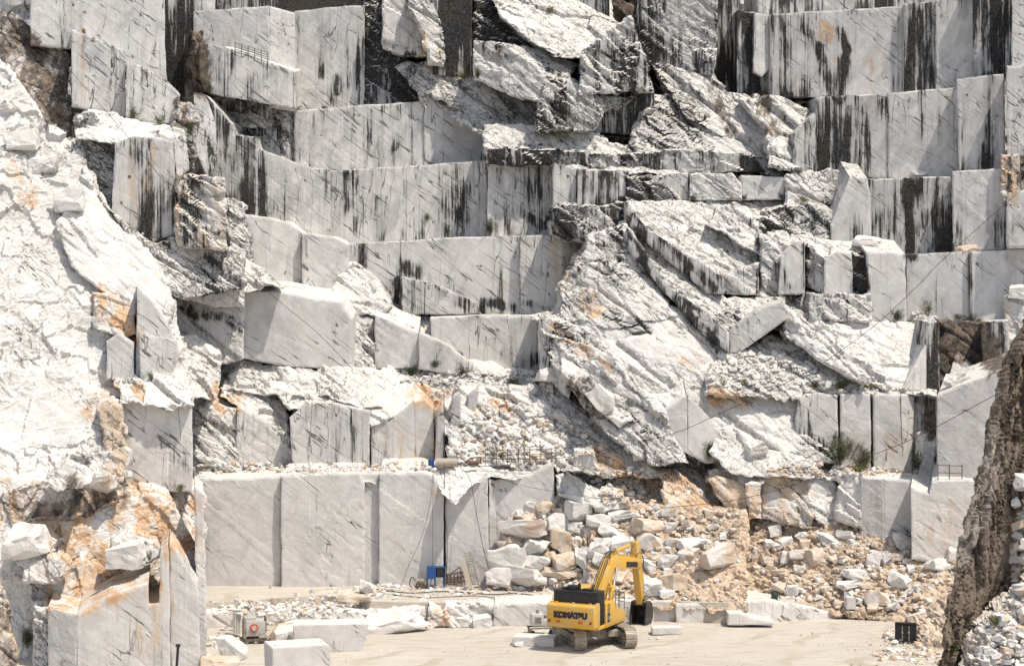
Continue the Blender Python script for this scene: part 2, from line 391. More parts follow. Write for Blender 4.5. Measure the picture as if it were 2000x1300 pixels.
# ---------------------------------------------------------------- stains seen in the photograph: S black water streak, U rust, G brown grime, also painted-in dark of drill holes and an overhang's underside, K cracks, T tan
def paint(ch, w, s, pts): STROKES.append(({'S': 0, 'U': 1, 'G': 2, 'K': 4, 'T': 5}[ch], w, s, parse(pts)))
for r in """S 40 .6 1290,80 1380,60
S 60 .55 980,150 1060,190
S 70 .5 880,360 1000,380
S 50 .55 560,380 600,420
S 50 .5 820,560 900,600
S 60 .45 1540,240 1590,290
S 24 .7 1280,120 1360,210 1420,280
S 60 .62 960,40 1000,60
S 50 .62 1130,210 1260,230
S 60 .5 1300,60 1370,90
S 60 .5 640,250 780,240
S 70 .5 700,400 900,420
S 50 .55 1000,420 1100,420
S 60 .55 500,240 560,300
S 50 .45 460,350 600,400
S 60 .5 1640,260 1700,300
S 40 .5 1640,120 1600,150
S 50 .45 1850,420 1920,420
S 40 .55 780,590 900,595
S 30 .5 1000,690 1040,700
S 30 .6 590,40 650,80
S 40 .6 760,150 800,170
S 60 .6 1160,420 1230,450
S 40 .5 1100,300 1400,320
S 22 .75 1240,440 1330,520 1420,620
S 18 .75 1100,640 1180,740 1260,850
S 16 .8 1150,590 1250,640
S 20 .7 1130,500 1200,540
G 3.5 1 143,10
G 3.5 1 166,25
G 3.5 1 198,10
G 3.5 1 275,30
G 3.5 1 308,260
G 3.5 1 168,305
G 3.5 1 181,328
G 3.5 1 253,345
G 3.5 1 237,397
G 4 1 1109,345
G 4 1 1142,345
G 4 1 1197,347
G 3.5 1 1889,185
S 20 .8 930,10 940,90
S 26 .7 1000,30 980,80
S 20 .7 780,130 800,180
S 18 .8 1540,200 1560,215
S 30 .7 1180,420 1130,430
S 24 .7 1120,640 1200,700
S 16 .8 1180,720 1230,800 1260,840
S 14 .8 1290,560 1330,600
S 16 .7 1480,340 1500,300
S 26 .6 700,440 780,450 860,450
S 26 .6 660,360 660,440
S 9 1 1640,60 1655,100 1640,180
S 16 1 1650,120 1640,190
S 9 .95 1600,90 1625,190
S 8 1 1395,0 1405,90 1395,180
S 16 1 1425,20 1430,185
S 10 .95 1458,30 1462,185
S 6 .9 1787,10 1795,170
S 5 .8 1815,60 1830,160
S 14 1 1880,0 1882,30
S 9 .9 1955,10 1958,140
S 7 1 1618,190 1615,325
S 6 .9 1598,200 1600,325
S 7 .9 1660,210 1655,325
S 7 .9 1690,205 1700,345
S 12 .95 1725,200 1730,235
S 5 .9 1835,180 1838,335
S 10 .8 1800,180 1795,330
S 12 1 1932,150 1930,325
S 9 .8 1945,230 1945,320
S 12 1 1772,350 1775,495
S 22 .85 1840,360 1840,480
S 6 .9 1925,335 1930,480
S 10 .9 1945,340 1948,480
S 5 1 1893,495 1898,625
S 8 .8 1912,500 1925,540
S 9 .9 1935,630 1938,720
S 5 .95 1955,630 1958,720
S 8 1 1822,630 1824,752
S 14 .95 1305,70 1300,140
S 14 .9 1350,30 1350,120
S 10 .9 1330,60 1335,110
S 16 .9 1240,0 1270,120 1310,180 1370,250
S 12 1 1115,110 1135,140
S 10 .9 1060,100 1100,120
S 11 .85 860,-10 862,130
S 10 .9 890,10 885,120
S 8 .85 905,60 905,140
S 9 1 725,10 728,90 722,120
S 8 .9 740,60 760,110
S 10 .8 770,120 765,190
S 12 .85 800,110 810,190
S 7 .9 632,50 628,150
S 4 .9 620,20 622,80
S 10 .85 655,150 660,180
S 5 .8 700,95 702,200
S 10 .8 590,220 585,325
S 7 .9 610,225 608,325
S 9 .95 635,215 633,260
S 6 .9 724,215 722,270 715,320
S 8 .9 782,210 782,260 772,290
S 6 .9 825,240 823,290 812,325
S 10 .7 690,215 690,240
S 9 .9 540,230 545,280
S 8 .8 500,230 515,280
S 22 .75 970,300 1100,300 1230,320 1350,320 1480,320
S 12 .85 1010,280 1012,310
S 12 .85 1060,285 1100,310
S 14 .8 1150,290 1210,305
S 12 .85 1120,200 1115,245
S 10 .8 1160,195 1160,250
S 8 .8 1190,190 1195,245
S 10 .85 1270,210 1260,250
S 8 .85 1320,240 1325,330
S 9 .85 1290,275 1290,330
S 10 .8 1380,290 1385,330
S 9 .85 1440,280 1450,330
S 12 .8 1480,290 1490,335
S 14 .75 705,350 710,440
S 12 .8 690,430 690,465
S 14 .8 740,390 745,460
S 9 .85 790,355 795,385
S 10 .8 800,400 790,455
S 10 .75 855,420 850,460
S 12 .8 895,415 900,455
S 7 .9 975,330 995,455
S 13 .8 1010,410 1060,440
S 12 .85 1075,430 1110,450
S 16 .95 1165,440 1210,425 1205,455
S 14 .9 1215,395 1180,425
S 10 .9 1240,360 1250,390
S 12 .95 1260,355 1275,375
S 14 .95 1220,430 1255,480 1300,540 1370,600
S 8 .95 1240,420 1300,470 1395,565
S 10 .9 1250,510 1300,570 1350,620 1410,680
S 12 .9 800,525 850,550 880,570
S 16 .9 870,575 930,605
S 7 .8 730,555 735,600
S 6 .9 705,480 705,520
S 10 .8 775,550 778,605
S 8 .75 905,580 1000,600
S 7 .8 1025,590 1075,605
S 16 .85 985,690 1010,710 1045,700
S 10 .7 960,680 975,700
S 6 .9 1000,630 1005,690
S 12 .85 350,605 400,612 450,625 470,640
S 8 .7 490,350 495,400
S 8 .7 520,345 525,370
S 6 .7 470,345 475,400
S 9 .8 590,460 592,500
S 4 .9 165,60 160,110
S 3 .9 220,90 220,130
S 3 .8 192,80 192,120
S 14 .9 1240,100 1230,180
S 12 .9 1500,420 1560,430 1610,450
S 10 .9 1520,400 1580,410
S 10 .95 1685,500 1690,560
S 8 .8 1600,600 1610,610
S 7 .9 1655,590 1660,620
S 7 .8 1680,595 1680,620
S 12 .9 1535,560 1520,520
S 5 .95 1483,430 1484,570
S 6 .95 1572,480 1573,560
S 6 .95 1830,630 1830,755
G 28 1 1860,660 1900,640 1940,700
G 18 1 1868,690 1890,700
G 12 .9 1815,790 1817,850
S 14 .9 1570,810 1580,860 1620,885
S 10 .8 1560,790 1560,840
G 22 .8 1640,860 1680,890
T 30 .8 1690,860 1760,870
G 22 1 385,90 395,170
G 26 .9 60,90 90,160 110,230
G 30 .8 30,70 60,120
G 14 .9 350,200 360,240
U 22 1 1610,60 1612,70
U 9 .9 1632,112 1634,118
U 10 .8 820,50 830,90 825,120
U 10 .8 1480,160 1482,185
G 16 .8 1490,195 1510,260
G 12 .7 1380,160 1430,260
U 14 .9 1085,640 1110,660 1150,690
U 12 .8 1170,690 1190,720
G 30 .8 1130,760 1160,790
U 24 .9 1150,580 1160,600
U 16 .8 1370,690 1400,720
U 22 .9 1400,780 1450,790
U 16 .8 1320,700 1350,715
U 20 1 1170,880 1220,920
U 26 1 1310,940 1380,1000
U 20 .9 1240,930 1290,960
T 40 1 1400,950 1470,990
T 22 1 1520,930 1560,960
U 20 .8 960,780 1010,790
U 14 .8 930,800 980,830
U 26 1 820,770 850,780
T 30 .8 760,860 840,880
U 30 .9 430,770 450,790
U 28 1 200,590 240,620
U 24 .9 240,620 262,650
U 16 1 268,755 275,765
U 22 .9 190,790 215,760
U 22 .9 150,800 165,810
G 14 .7 220,810 235,860
T 18 .9 215,800 235,840
T 22 1 235,860 225,930
U 60 .9 50,1000 130,1040 200,1000
U 50 1 150,1060 200,1100
U 50 .9 120,1160 230,1140
U 45 1 290,1000 350,1050
U 34 .9 260,960 330,990
U 22 .9 300,1140 292,1180
G 20 .8 40,1000 130,990 210,960
G 20 .8 140,940 170,990
G 24 .8 180,970 230,960
U 26 .8 390,990 400,1000
T 40 .8 280,1250 310,1180
T 6 1 160,60 162,190
T 8 .9 255,300 265,440
T 10 .9 295,290 285,370 300,450
T 14 1 350,350 355,450
T 16 1 390,360 395,470
T 10 1 425,360 430,460
T 14 .8 20,320 50,400
U 18 .8 60,380 62,400
K 40 .8 600,870 700,890 560,850
K 40 .7 650,800 700,860
K 30 .9 300,870 320,900
K 26 .9 350,880 365,920
K 40 .5 480,620 560,680
T 40 .9 1560,1100 1500,1080
T 50 .8 1840,1040 1860,1020
U 14 1 1970,320 1978,390
U 16 .7 1700,210 1690,120
T 16 .8 1520,150 1560,170
T 14 .6 1725,100 1730,160
U 10 1 275,1020 270,1040
U 40 .8 860,1215 900,1222
U 12 .8 850,960 852,965
U 18 .5 1030,912 1060,915
K 60 .9 670,380 800,400 900,430
K 60 .8 1000,480 1080,540
K 60 .8 1000,400 1060,430
K 50 .7 480,340 620,420
K 40 .8 1400,560 1400,650
K 40 .8 1450,540 1470,560
K 60 .6 1000,20 930,60
K 60 .9 1620,250 1680,300
K 60 .7 760,520 900,590
T 20 .9 1090,480 1098,560
U 20 .7 1190,590 1170,600""".split('\n'):
    c_, w_, s_, p_ = r.split(' ', 3); paint(c_, float(w_), float(s_), p_)

def rock(name, label, faces, kind='structure', cat=None, group=None):
    M = Mesh()
    for f in faces:
        f = list(f); kw = f.pop() if isinstance(f[-1], dict) else {}
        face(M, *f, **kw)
    o = M.build(name); tag(o, label, cat or 'rock', group, kind); return o
d_ = dict
rock('mountain_rock', 'dark fractured bedrock behind the quarry benches', [
    ('r', 196, 0, .15, 8, '-1300,1150 -1300,-260 3300,-260 3300,1150', d_(st=.55, gr=.25, res=.6, anchor=(1000, 400)))])
# ---- upper left
rock('upper_left_benches', 'pale sawn rock stepping down from the upper left corner', [
    ('c', 184, .1, 0, 8, '290,190 290,-60 420,-60 420,190', d_(st=.5, cr=.5)),
    ('c', 174, .15, .05, 8, '60,60 60,-50 300,-50 322,-10 322,75 327,175 300,165 245,140 140,95 60,90', d_(st=.15, cr=.35)),
    ('c', 171, .15, 0, 8, '140,208 140,55 245,100 245,228', d_(st=.25, cr=.3)),
    ('c', 170, .1, .05, 8, '246,228 247,120 275,128 330,160 352,185 345,240 300,242', d_(st=.15, cr=.3)),
    ('r', 168, .2, .3, 5, '335,250 345,195 372,200 385,250 380,330 360,330', d_(gr=.5, st=.5)),
    ('r', 165, .45, .5, 12, '-350,280 -350,-20 20,20 60,50 95,75 138,112 138,262 110,270 60,262', d_(gr=.62, cr=.8, st=.3, tan=.5)),
    ('m', 160, .1, 2.2, 6, '150,270 152,222 190,218 358,250 362,268 345,285 230,282', d_(st=0, ru=.1)),
    ('c', 159, .12, 0, 6, '218,425 225,278 262,266 340,276 345,455 295,474 255,440', d_(st=.2, tan=.35, cr=.35)),
    ('c', 159.5, .9, 0, 5, '340,276 362,255 370,330 345,350', d_(st=.1, cr=.5, anchor=(342, 290))),
    ('m', 158, .05, .05, 6, '345,470 345,338 440,347 442,420 445,490 350,480', d_(st=.2, tan=.6, cr=.4)),
    ('r', 160, .5, .5, 5, '150,300 150,230 180,222 232,280 225,400 215,430 190,390', d_(cr=.8, st=.1, tan=.3)),
    ('r', 157, .5, .6, 6, '190,370 215,410 260,440 300,470 350,470 450,490 480,500 480,560 350,580 270,500', d_(cr=.6, st=.25)),
])
rock('railing_bench', 'large pale block with a sunlit corner under the top edge', [
    ('c', 181, -.12, 0, 10, '530,120 378,95 378,22 526,12 526,210', d_(st=.15, cr=.4, anchor=(526, 100))),
    ('c', 181, .5, 0, 8, '526,12 576,25 576,218 526,210', d_(st=.15, cr=.2, anchor=(526, 100))),
    ('c', 178.5, -.25, 0, 4, '437,92 437,188 400,180 390,150 388,85', d_(st=.1, cr=.4)),
    ('c', 178.5, .12, 0, 5, '437,188 437,92 462,98 535,125 577,140 577,212 530,205', d_(st=.22, cr=.25, rise=.1)),
    ('r', 180, .1, .3, 6, '380,190 372,60 395,62 400,188', d_(gr=.8)),
])
rock('upper_centre_wall', 'grey sawn wall with black water streaks near the top edge', [
    ('c', 184, .02, 0, 10, '575,335 575,22 645,14 712,10 712,210 640,335', d_(st=.25, cr=.3)),
    ('c', 186, 0, 0, 10, '420,60 420,-60 930,-60 930,40 712,40', d_(st=.75, cr=.6)),
    ('m', 184, .1, .1, 8, '712,210 712,-10 748,-10 752,80 790,110 825,150 832,200', d_(st=.68, cr=.6)),
    ('m', 182, .25, 0, 7, '748,95 746,-30 790,-30 800,10 830,60 838,112 790,108', d_(st=.1, cr=.1)),
    ('r', 181, .5, .2, 5, '798,15 805,-30 850,-20 868,60 862,130 835,125 820,60', d_(st=.3, ru=.5, tan=.4)),
    ('c', 182, .05, 0, 6, '845,145 845,-40 921,-40 921,152 880,150', d_(st=.78, cr=.6)),
    ('r', 180, 0, .6, 8, '770,130 800,118 850,130 930,152 1010,180 1068,205 1060,250 960,250 900,215 838,185 832,205 790,150', d_(st=.2, cr=.5)),
])
rock('upper_centre_crags', 'angular grey crag with bright slab top above the middle benches', [
    ('m', 184, -.1, .2, 8, '925,90 925,-40 1010,-40 1080,60 1060,120 990,90', d_(st=.68, cr=.7)),
    ('s', 179, .3, 1.3, 9, '1020,70 975,30 950,-40 1190,-40 1200,40 1245,60 1215,85 1140,112 1080,110', d_(st=.2, cr=.35)),
    ('c', 186, -.3, 0, 8, '1060,20 1060,-50 1190,-50 1190,45 1120,25', d_(st=.35)),
    ('m', 178, -.2, .1, 8, '925,155 925,78 985,85 1040,120 1105,170 1060,200 1010,190', d_(st=.25, cr=.6)),
    ('s', 177, .3, .9, 6, '985,88 1060,95 1130,125 1110,150 1150,200 1100,205 1040,140', d_(st=.45, cr=.5)),
    ('m', 176.5, .1, .05, 8, '1130,185 1135,98 1232,30 1262,110 1277,178', d_(st=.38, cr=.4)),
    ('r', 175.5, .2, .3, 5, '1045,260 1050,205 1060,160 1110,150 1180,185 1240,190 1180,215 1160,255', d_(st=.6, cr=.7, gr=.2)),
    ('r', 190, .2, .1, 5, '1190,200 1190,-50 1262,-50 1300,100 1400,250 1330,230', d_(st=1, gr=.9)),
    ('m', 181, -.1, .05, 8, '1250,120 1250,-50 1402,-50 1402,90 1392,145 1300,140 1275,130', d_(st=.62, cr=.6)),
    ('r', 176, .25, .8, 9, '1340,230 1275,125 1390,140 1420,180 1480,190 1500,235 1530,345 1480,330 1450,280 1400,260', d_(st=.35, cr=.4, tan=.35)),
    ('r', 175, .4, .8, 7, '1500,330 1500,260 1450,190 1540,190 1596,215 1596,338', d_(st=.25, cr=.5)),
    ('c', 174.5, .15, 0, 6, '1550,260 1592,218 1596,338 1548,338', d_(st=.35, cr=.3)),
    ('c', 184, .1, 0, 6, '1380,190 1380,-50 1446,-50 1446,190', d_(st=.95)),
    ('c', 181, .35, 0, 6, '1440,190 1440,20 1478,25 1504,28 1504,190', d_(st=.55)),
    ('c', 180, .3, .02, 2, '1472,140 1474,25 1504,28 1504,135 1488,150', d_(st=.1)),
])
# ---- upper right sawn walls
rock('upper_right_walls', 'tall blue-grey sawn walls with black stripes at the upper right', [
    ('c', 184, 0, 0, 10, '1480,80 1480,-60 1920,-60 1920,60 1765,60', d_(st=.5)),
    ('c', 180, -.18, 0, 9, '1504,192 1504,28 1764,12 1764,186', d_(st=.2, cr=.22)),
    ('c', 177.6, -.2, 0, 8, '1766,183 1766,8 1828,2 1828,178', d_(st=.42, cr=.1)),
    ('c', 176.4, -.2, 0, 8, '1828,178 1828,0 1872,-8 1905,0 1905,172', d_(st=.3, cr=.1)),
    ('c', 174.6, -.2, 0, 8, '1902,150 1898,-60 1977,-60 1977,144', d_(st=.42)),
    ('c', 171, -.2, 0, 8, '1975,132 1977,-60 2460,-60 2460,128', d_(st=.2, cr=.5)),
])
rock('second_right_walls', 'streaked sawn wall under the smooth upper right wall', [
    ('c', 176, -.18, 0, 9, '1594,330 1594,190 1735,182 1735,350', d_(st=.42, cr=.4)),
    ('c', 174.9, -.18, 0, 9, '1735,350 1735,182 1872,170 1872,346', d_(st=.3, cr=.35)),
    ('c', 172, -.2, 0, 9, '1872,333 1868,155 1960,144 1962,332', d_(st=.3, cr=.1)),
    ('c', 168.6, -.18, 0, 8, '1968,305 1964,128 2460,122 2460,302', d_(st=.15, cr=.4)),
])
rock('third_right_walls', 'grey sawn wall with broad black stains on the right', [
    ('c', 172, -.18, 0, 9, '1695,500 1697,350 1765,347 1862,344 1862,500', d_(st=.42, cr=.45)),
    ('c', 168.3, -.2, 0, 9, '1862,488 1860,335 1962,328 1966,488', d_(st=.4, cr=.1)),
    ('m', 167, .2, 0, 7, '1958,400 1955,300 1990,300 1990,400', d_(st=.5, ru=.7)),
    ('c', 165.5, -.05, 0, 8, '1966,482 1966,378 1990,372 2460,368 2460,482', d_(st=.25)),
])
rock('fourth_right_walls', 'clean grey sawn wall crossed by a black cable on the right', [
    ('c', 168, -.12, 0, 9, '1770,625 1772,497 1892,491 1896,640', d_(st=.14, cr=.1, rise=-.02)),
    ('c', 167.1, -.12, 0, 9, '1896,640 1893,491 2010,486 2010,640', d_(st=.28, cr=.1)),
    ('r', 165, .1, .2, 6, '1828,770 1828,626 1910,628 1965,626 1965,770', d_(st=.9, gr=.9, cr=.6)),
    ('c', 163.5, -.2, 0, 6, '1920,735 1915,628 1968,626 1972,720', d_(st=.35)),
    ('s', 163, .3, .9, 2, '1840,760 1870,690 1935,740 1925,765', d_(st=.1, ru=.2)),
])
# ---- middle benches
rock('sixth_bench', 'streaked grey bench wall left of the curved band', [
    ('r', 181, .1, .8, 4, '398,190 440,195 520,210 578,216 576,236 520,246 470,252 440,235', d_(st=.35, cr=.5)),
    ('m', 182, .05, .0, 9, '430,300 430,195 500,200 576,216 576,335 520,320', d_(st=.62, cr=.5)),
    ('c', 182, .02, 0, 9, '575,335 576,216 700,206 829,198 829,335', d_(st=.36, cr=.35)),
    ('c', 182.0, .18, 0, 9, '829,335 829,180 945,262 949,330', d_(st=.1, cr=.3, rise=.25)),
    ('r', 178, .1, 1.8, 7, '832,185 835,168 900,180 1000,215 1055,240 1052,262 945,265 900,240', d_(st=.2, cr=.5)),
    ('c', 179, .02, .05, 7, '1100,255 1105,185 1278,180 1278,265', d_(st=.66, cr=.6)),
    ('s', 176.5, .1, .9, 7, '945,300 946,245 1050,243 1150,258 1240,285 1310,290 1240,312 1080,300', d_(st=.3, cr=.4)),
    ('m', 175.5, .02, -.12, 7, '948,322 946,285 1080,290 1230,300 1330,290 1470,300 1495,335 1330,338 1230,328', d_(st=.62, cr=.4)),
    ('s', 176.5, .05, .7, 7, '1225,300 1240,240 1278,182 1340,195 1385,250 1450,275 1490,310 1400,315', d_(st=.42, cr=.4)),
    ('m', 180, -.5, 0, 5, '1215,260 1222,205 1262,262', d_(st=.05)),
])
rock('stepped_grey_wall', 'tall grey wall with a stepped top left of the middle benches', [
    ('c', 176, .08, 0, 9, '385,310 378,180 400,185 450,240 458,262 500,268 505,290 600,325 644,333 646,470 560,440 475,425 440,380', d_(st=.35, cr=.6)),
    ('c', 170, .3, .2, 5, '380,290 378,185 402,188 420,240 425,320 405,345', d_(st=.3, cr=.3)),
    ('r', 165, .3, .3, 5, '440,450 440,385 470,400 480,520 450,495', d_(st=.2, cr=.7)),
])
rock('fifth_bench', 'long grey bench wall with slanting cracks and black stains', [
    ('c', 178, .03, 0, 9, '644,465 642,334 830,322 951,313 951,460 890,470 690,475', d_(st=.36, cr=.55)),
    ('c', 176.5, .12, 0, 9, '951,462 953,313 1076,312 1084,405 1110,470', d_(st=.3, cr=.5)),
    ('c', 174.5, .05, 0, 7, '1080,402 1080,318 1126,328 1126,402', d_(st=.15, cr=.3)),
    ('c', 174, .1, 0, 7, '1126,402 1128,330 1228,335 1230,405', d_(st=.25, cr=.4)),
    ('s', 175, .1, 1.6, 4, '1076,322 1070,312 1190,320 1330,332 1330,345 1120,332', d_(st=.1)),
    ('r', 172, .1, .3, 6, '1080,455 1080,400 1150,398 1228,395 1228,450 1200,475 1130,470', d_(st=.75, cr=.7, gr=.2)),
    ('r', 174, .2, .3, 6, '1222,400 1222,345 1290,345 1330,395 1290,405', d_(st=.8, cr=.5)),
    ('c', 174.5, .05, 0, 6, '1285,392 1262,345 1344,336 1346,392', d_(st=.12, cr=.5)),
    ('m', 173.8, .02, .12, 6, '1346,392 1346,338 1430,340 1448,358 1448,392', d_(st=.08, cr=.9)),
    ('c', 174.2, -.02, 0, 6, '1448,390 1448,342 1532,346 1532,390', d_(st=.05, cr=.05)),
    ('r', 173, .1, .5, 7, '1532,400 1535,345 1600,332 1660,328 1700,348 1690,402 1600,410', d_(st=.25, cr=.5)),
])
rock('fourth_bench', 'wide grey bench wall crossed by a dark slanting fissure', [
    ('c', 171, .25, 0, 8, '475,560 472,418 560,432 590,455 590,592', d_(st=.2, cr=.35)),
    ('c', 171.3, .12, 0, 8, '590,592 590,455 645,462 682,478 682,520 655,560 648,592', d_(st=.2, cr=.3)),
    ('c', 175, .03, 0, 8, '680,615 681,474 790,470 892,463 1016,460 1016,615', d_(st=.16, cr=.45)),
    ('c', 174.7, .1, 0, 8, '1016,615 1016,460 1098,458 1098,560 1092,618', d_(st=.16, cr=.6)),
    ('c', 174.5, .8, 0, 6, '1096,560 1097,462 1150,462 1150,520 1108,560', d_(st=.15, cr=.5, tan=.4)),
    ('c', 173.8, .03, 0, 6, '778,614 782,540 850,555 930,590 940,614', d_(st=.45, cr=.3)),
    ('s', 170, .5, .9, 5, '655,600 650,560 680,515 700,518 738,545 762,600 740,618', d_(st=0, cr=.2)),
])
rock('third_bench', 'clean pale grey sawn wall above the rubble ledge', [
    ('c', 165, .04, 0, 8, '472,700 476,568 560,573 600,580 665,590 688,625 688,724 560,715', d_(st=.08, cr=.08, rise=.1)),
    ('r', 167.5, .5, .5, 6, '688,724 688,610 732,618 740,700 730,724', d_(st=.1, cr=.5)),
    ('c', 169, .02, 0, 7, '732,720 732,616 817,650 817,720', d_(st=.1, cr=.15, rise=.2)),
    ('c', 168.5, .05, 0, 7, '817,720 819,650 870,672 950,730 900,735', d_(st=.15, cr=.4, ru=.2)),
    ('c', 171, .02, 0, 8, '845,690 840,620 920,617 1052,617 1052,728 985,728 930,715', d_(st=.2, cr=.45)),
    ('s', 169.5, .1, 1.4, 4, '760,640 775,615 850,618 920,670 985,715 990,735 930,735 870,690 815,650', d_(st=.02, cr=.2)),
    ('s', 168, .3, 1.3, 4, '690,725 720,650 760,670 780,725', d_(st=0, cr=.1)),
    ('m', 163, .1, .2, 8, '340,700 340,555 400,548 478,568 474,702 430,710 360,680', d_(st=.25, cr=.7)),
    ('r', 162, .1, 1.6, 7, '340,575 300,500 330,480 400,470 480,500 560,560 480,572 400,570', d_(st=.1, cr=.4)),
    ('m', 161.5, .2, .1, 6, '340,580 350,505 395,520 400,545 478,560 476,600 420,600', d_(st=.15, cr=.5)),
    ('s', 157, .3, 1.0, 6, '345,770 350,665 380,655 425,690 430,740 420,780', d_(st=0, cr=.1)),
])
# ---- middle right
rock('diagonal_slabs', 'thick white slabs slanting down to the right below the small blocks', [
    ('s', 168, .25, 1.1, 9, '1262,455 1222,392 1560,392 1620,405 1622,480 1484,480 1484,515 1412,545 1395,530', d_(st=.1, cr=.6, amp=.7)),
    ('s', 169.0, .3, 1.1, 3, '1400,405 1430,398 1620,470 1580,478 1486,480 1484,500 1380,440', d_(st=.1, cr=.3)),
    ('c', 168.3, -.45, .1, 4, '1224,440 1222,393 1262,445 1414,540 1414,575 1380,572', d_(st=.45, cr=.9, anchor=(1262, 450))),
    ('m', 166.8, .0, .0, 3, '1412,575 1412,543 1450,520 1484,512 1484,573', d_(st=.08, cr=.5)),
    ('s', 163.9, .15, 1.0, 5, '1262,545 1228,455 1260,460 1380,560 1420,580 1534,580 1532,600 1432,645 1400,645 1330,600', d_(st=.15, cr=.8)),
    ('c', 165, -.45, .15, 4, '1228,490 1225,445 1262,490 1300,555 1380,610 1424,648 1424,690 1370,650', d_(st=.35, cr=.9, anchor=(1300, 560))),
    ('c', 163.8, -.25, .05, 4, '1424,690 1424,645 1480,605 1534,586 1534,625 1500,650 1445,688', d_(st=.12, cr=.4)),
    ('s', 167, .7, .15, 3, '1340,560 1350,575 1430,590 1400,600', {}),
])
rock('block_shelf', 'row of sawn corner blocks above the bright tilted slab', [
    ('m', 168.8, .0, .05, 6, '1484,575 1484,455 1500,460 1535,505 1540,575', d_(st=.3, cr=.6)),
    ('c', 168, .0, .0, 6, '1520,575 1525,500 1555,470 1572,470 1572,575', d_(st=.3, cr=.2)),
    ('m', 168, -.8, .0, 5, '1610,575 1575,560 1573,475 1610,505', d_(st=.3, cr=.5)),
    ('c', 167.6, .03, .0, 5, '1610,575 1610,505 1640,490 1664,497 1666,575', d_(st=.08, cr=.3)),
    ('s', 167.9, .1, 1.6, 5, '1575,478 1560,460 1690,470 1700,490 1664,498 1610,506', d_(st=.08, cr=.3)),
    ('s', 167.9, .1, 1.6, 5, '1484,462 1500,440 1620,455 1600,475 1572,478 1530,505', d_(st=.08, cr=.3)),
    ('m', 168.2, -.3, .0, 5, '1664,575 1664,492 1700,500 1700,580', d_(st=.72)),
    ('c', 166.8, .02, .0, 5, '1700,628 1690,490 1768,496 1771,628', d_(st=.18, cr=.2, rise=.2)),
    ('c', 170.5, .05, .0, 5, '1625,482 1622,440 1660,345 1694,348 1701,380 1701,495', d_(st=.1, cr=.2, rise=.25)),
    ('m', 166, -.1, .1, 5, '1580,628 1582,572 1702,575 1704,628', d_(st=.5, cr=.7)),
    ('r', 167, .1, .8, 6, '1480,600 1484,565 1590,560 1610,600 1590,632 1535,640', d_(st=.4, cr=.6)),
    ('r', 170.5, .0, .6, 5, '1480,470 1500,400 1600,398 1630,420 1625,470', d_(st=.85, gr=.2)),
])
rock('tilted_slab', 'smooth white tilted slab with a bright face in the middle right', [
    ('s', 161, .05, 1.25, 8, '1540,600 1530,640 1560,672 1620,705 1700,752 1762,762 1828,632 1700,625 1590,628', d_(st=.02, cr=.15, anchor=(1700, 752))),
    ('s', 161, -.5, .35, 4, '1532,650 1534,595 1560,625 1640,690 1700,735 1695,752 1600,705', d_(st=.1, cr=.3, anchor=(1620, 700))),
    ('c', 160.5, .55, .0, 6, '1760,764 1762,760 1828,632 1830,762', d_(st=.3, cr=.2)),
    ('c', 161.5, .1, .0, 6, '1790,770 1812,628 1834,628 1836,770', d_(st=.9)),
    ('r', 160.5, .05, 1.3, 8, '1380,745 1400,690 1450,680 1500,650 1560,660 1640,705 1700,748 1830,762 1830,775 1380,775', d_(st=.25, gr=.35, cr=.6)),
])
rock('central_rock_slope', 'broad white rock slope streaked with dark beds in the middle', [
    ('r', 163.6, .05, .6, 10, '1090,625 1095,560 1120,520 1150,462 1225,432 1262,520 1300,580 1330,620 1200,640', d_(st=.3, cr=.4, amp=.85)),
    ('r', 165.7, .05, .6, 10, '1040,625 1230,560 1330,600 1420,690 1450,740 1540,775 1600,885 1500,900 1340,870 1270,830 1170,700', d_(st=.10, cr=.15, anchor=(1300, 560), amp=.75)),
    ('s', 159.3, .1, .9, 6, '1420,860 1340,770 1400,755 1560,765 1570,840 1610,900 1500,900', d_(st=.05, cr=.2, ru=.2)),
    ('r', 157.2, -.15, .5, 7, '1060,680 1055,618 1150,640 1230,730 1290,790 1345,900 1280,910 1200,860 1130,780', d_(st=.35, cr=.5, ru=.2, amp=.85)),
    ('c', 163, -.6, .1, 5, '1053,720 1052,622 1075,630 1120,690 1130,725 1110,780', d_(st=.2, cr=.4, ru=.2)),
    ('s', 158.4, .1, .7, 3, '1100,740 1095,690 1160,700 1190,760 1240,820 1210,835 1170,800', d_(st=.15, cr=.3)),
    ('m', 158.8, -.7, .1, 4, '1300,885 1272,830 1272,792 1300,800', d_(st=.6, cr=.4)),
    ('c', 158.8, -.1, .0, 5, '1298,885 1298,802 1342,772 1342,885', d_(st=.15, cr=.3, rise=.3)),
    ('s', 159.0, .1, .7, 4, '1260,795 1255,770 1340,765 1340,780 1300,802', d_(st=.0)),
    ('c', 158.7, .25, .0, 4, '1342,885 1344,772 1372,800 1420,860 1430,900 1380,905', d_(st=.2, cr=.35)),
    ('s', 157.6, -.2, .5, 4, '1372,840 1368,795 1420,820 1480,870 1500,915 1440,905', d_(st=.05, cr=.2)),
    ('s', 157.0, .1, .9, 4, '1430,925 1385,880 1400,850 1480,880 1560,890 1600,905 1590,935 1500,930', d_(st=.1, cr=.5)),
    ('c', 158.5, .0, .0, 4, '1238,900 1235,865 1278,850 1280,895', d_(st=.15)),
])
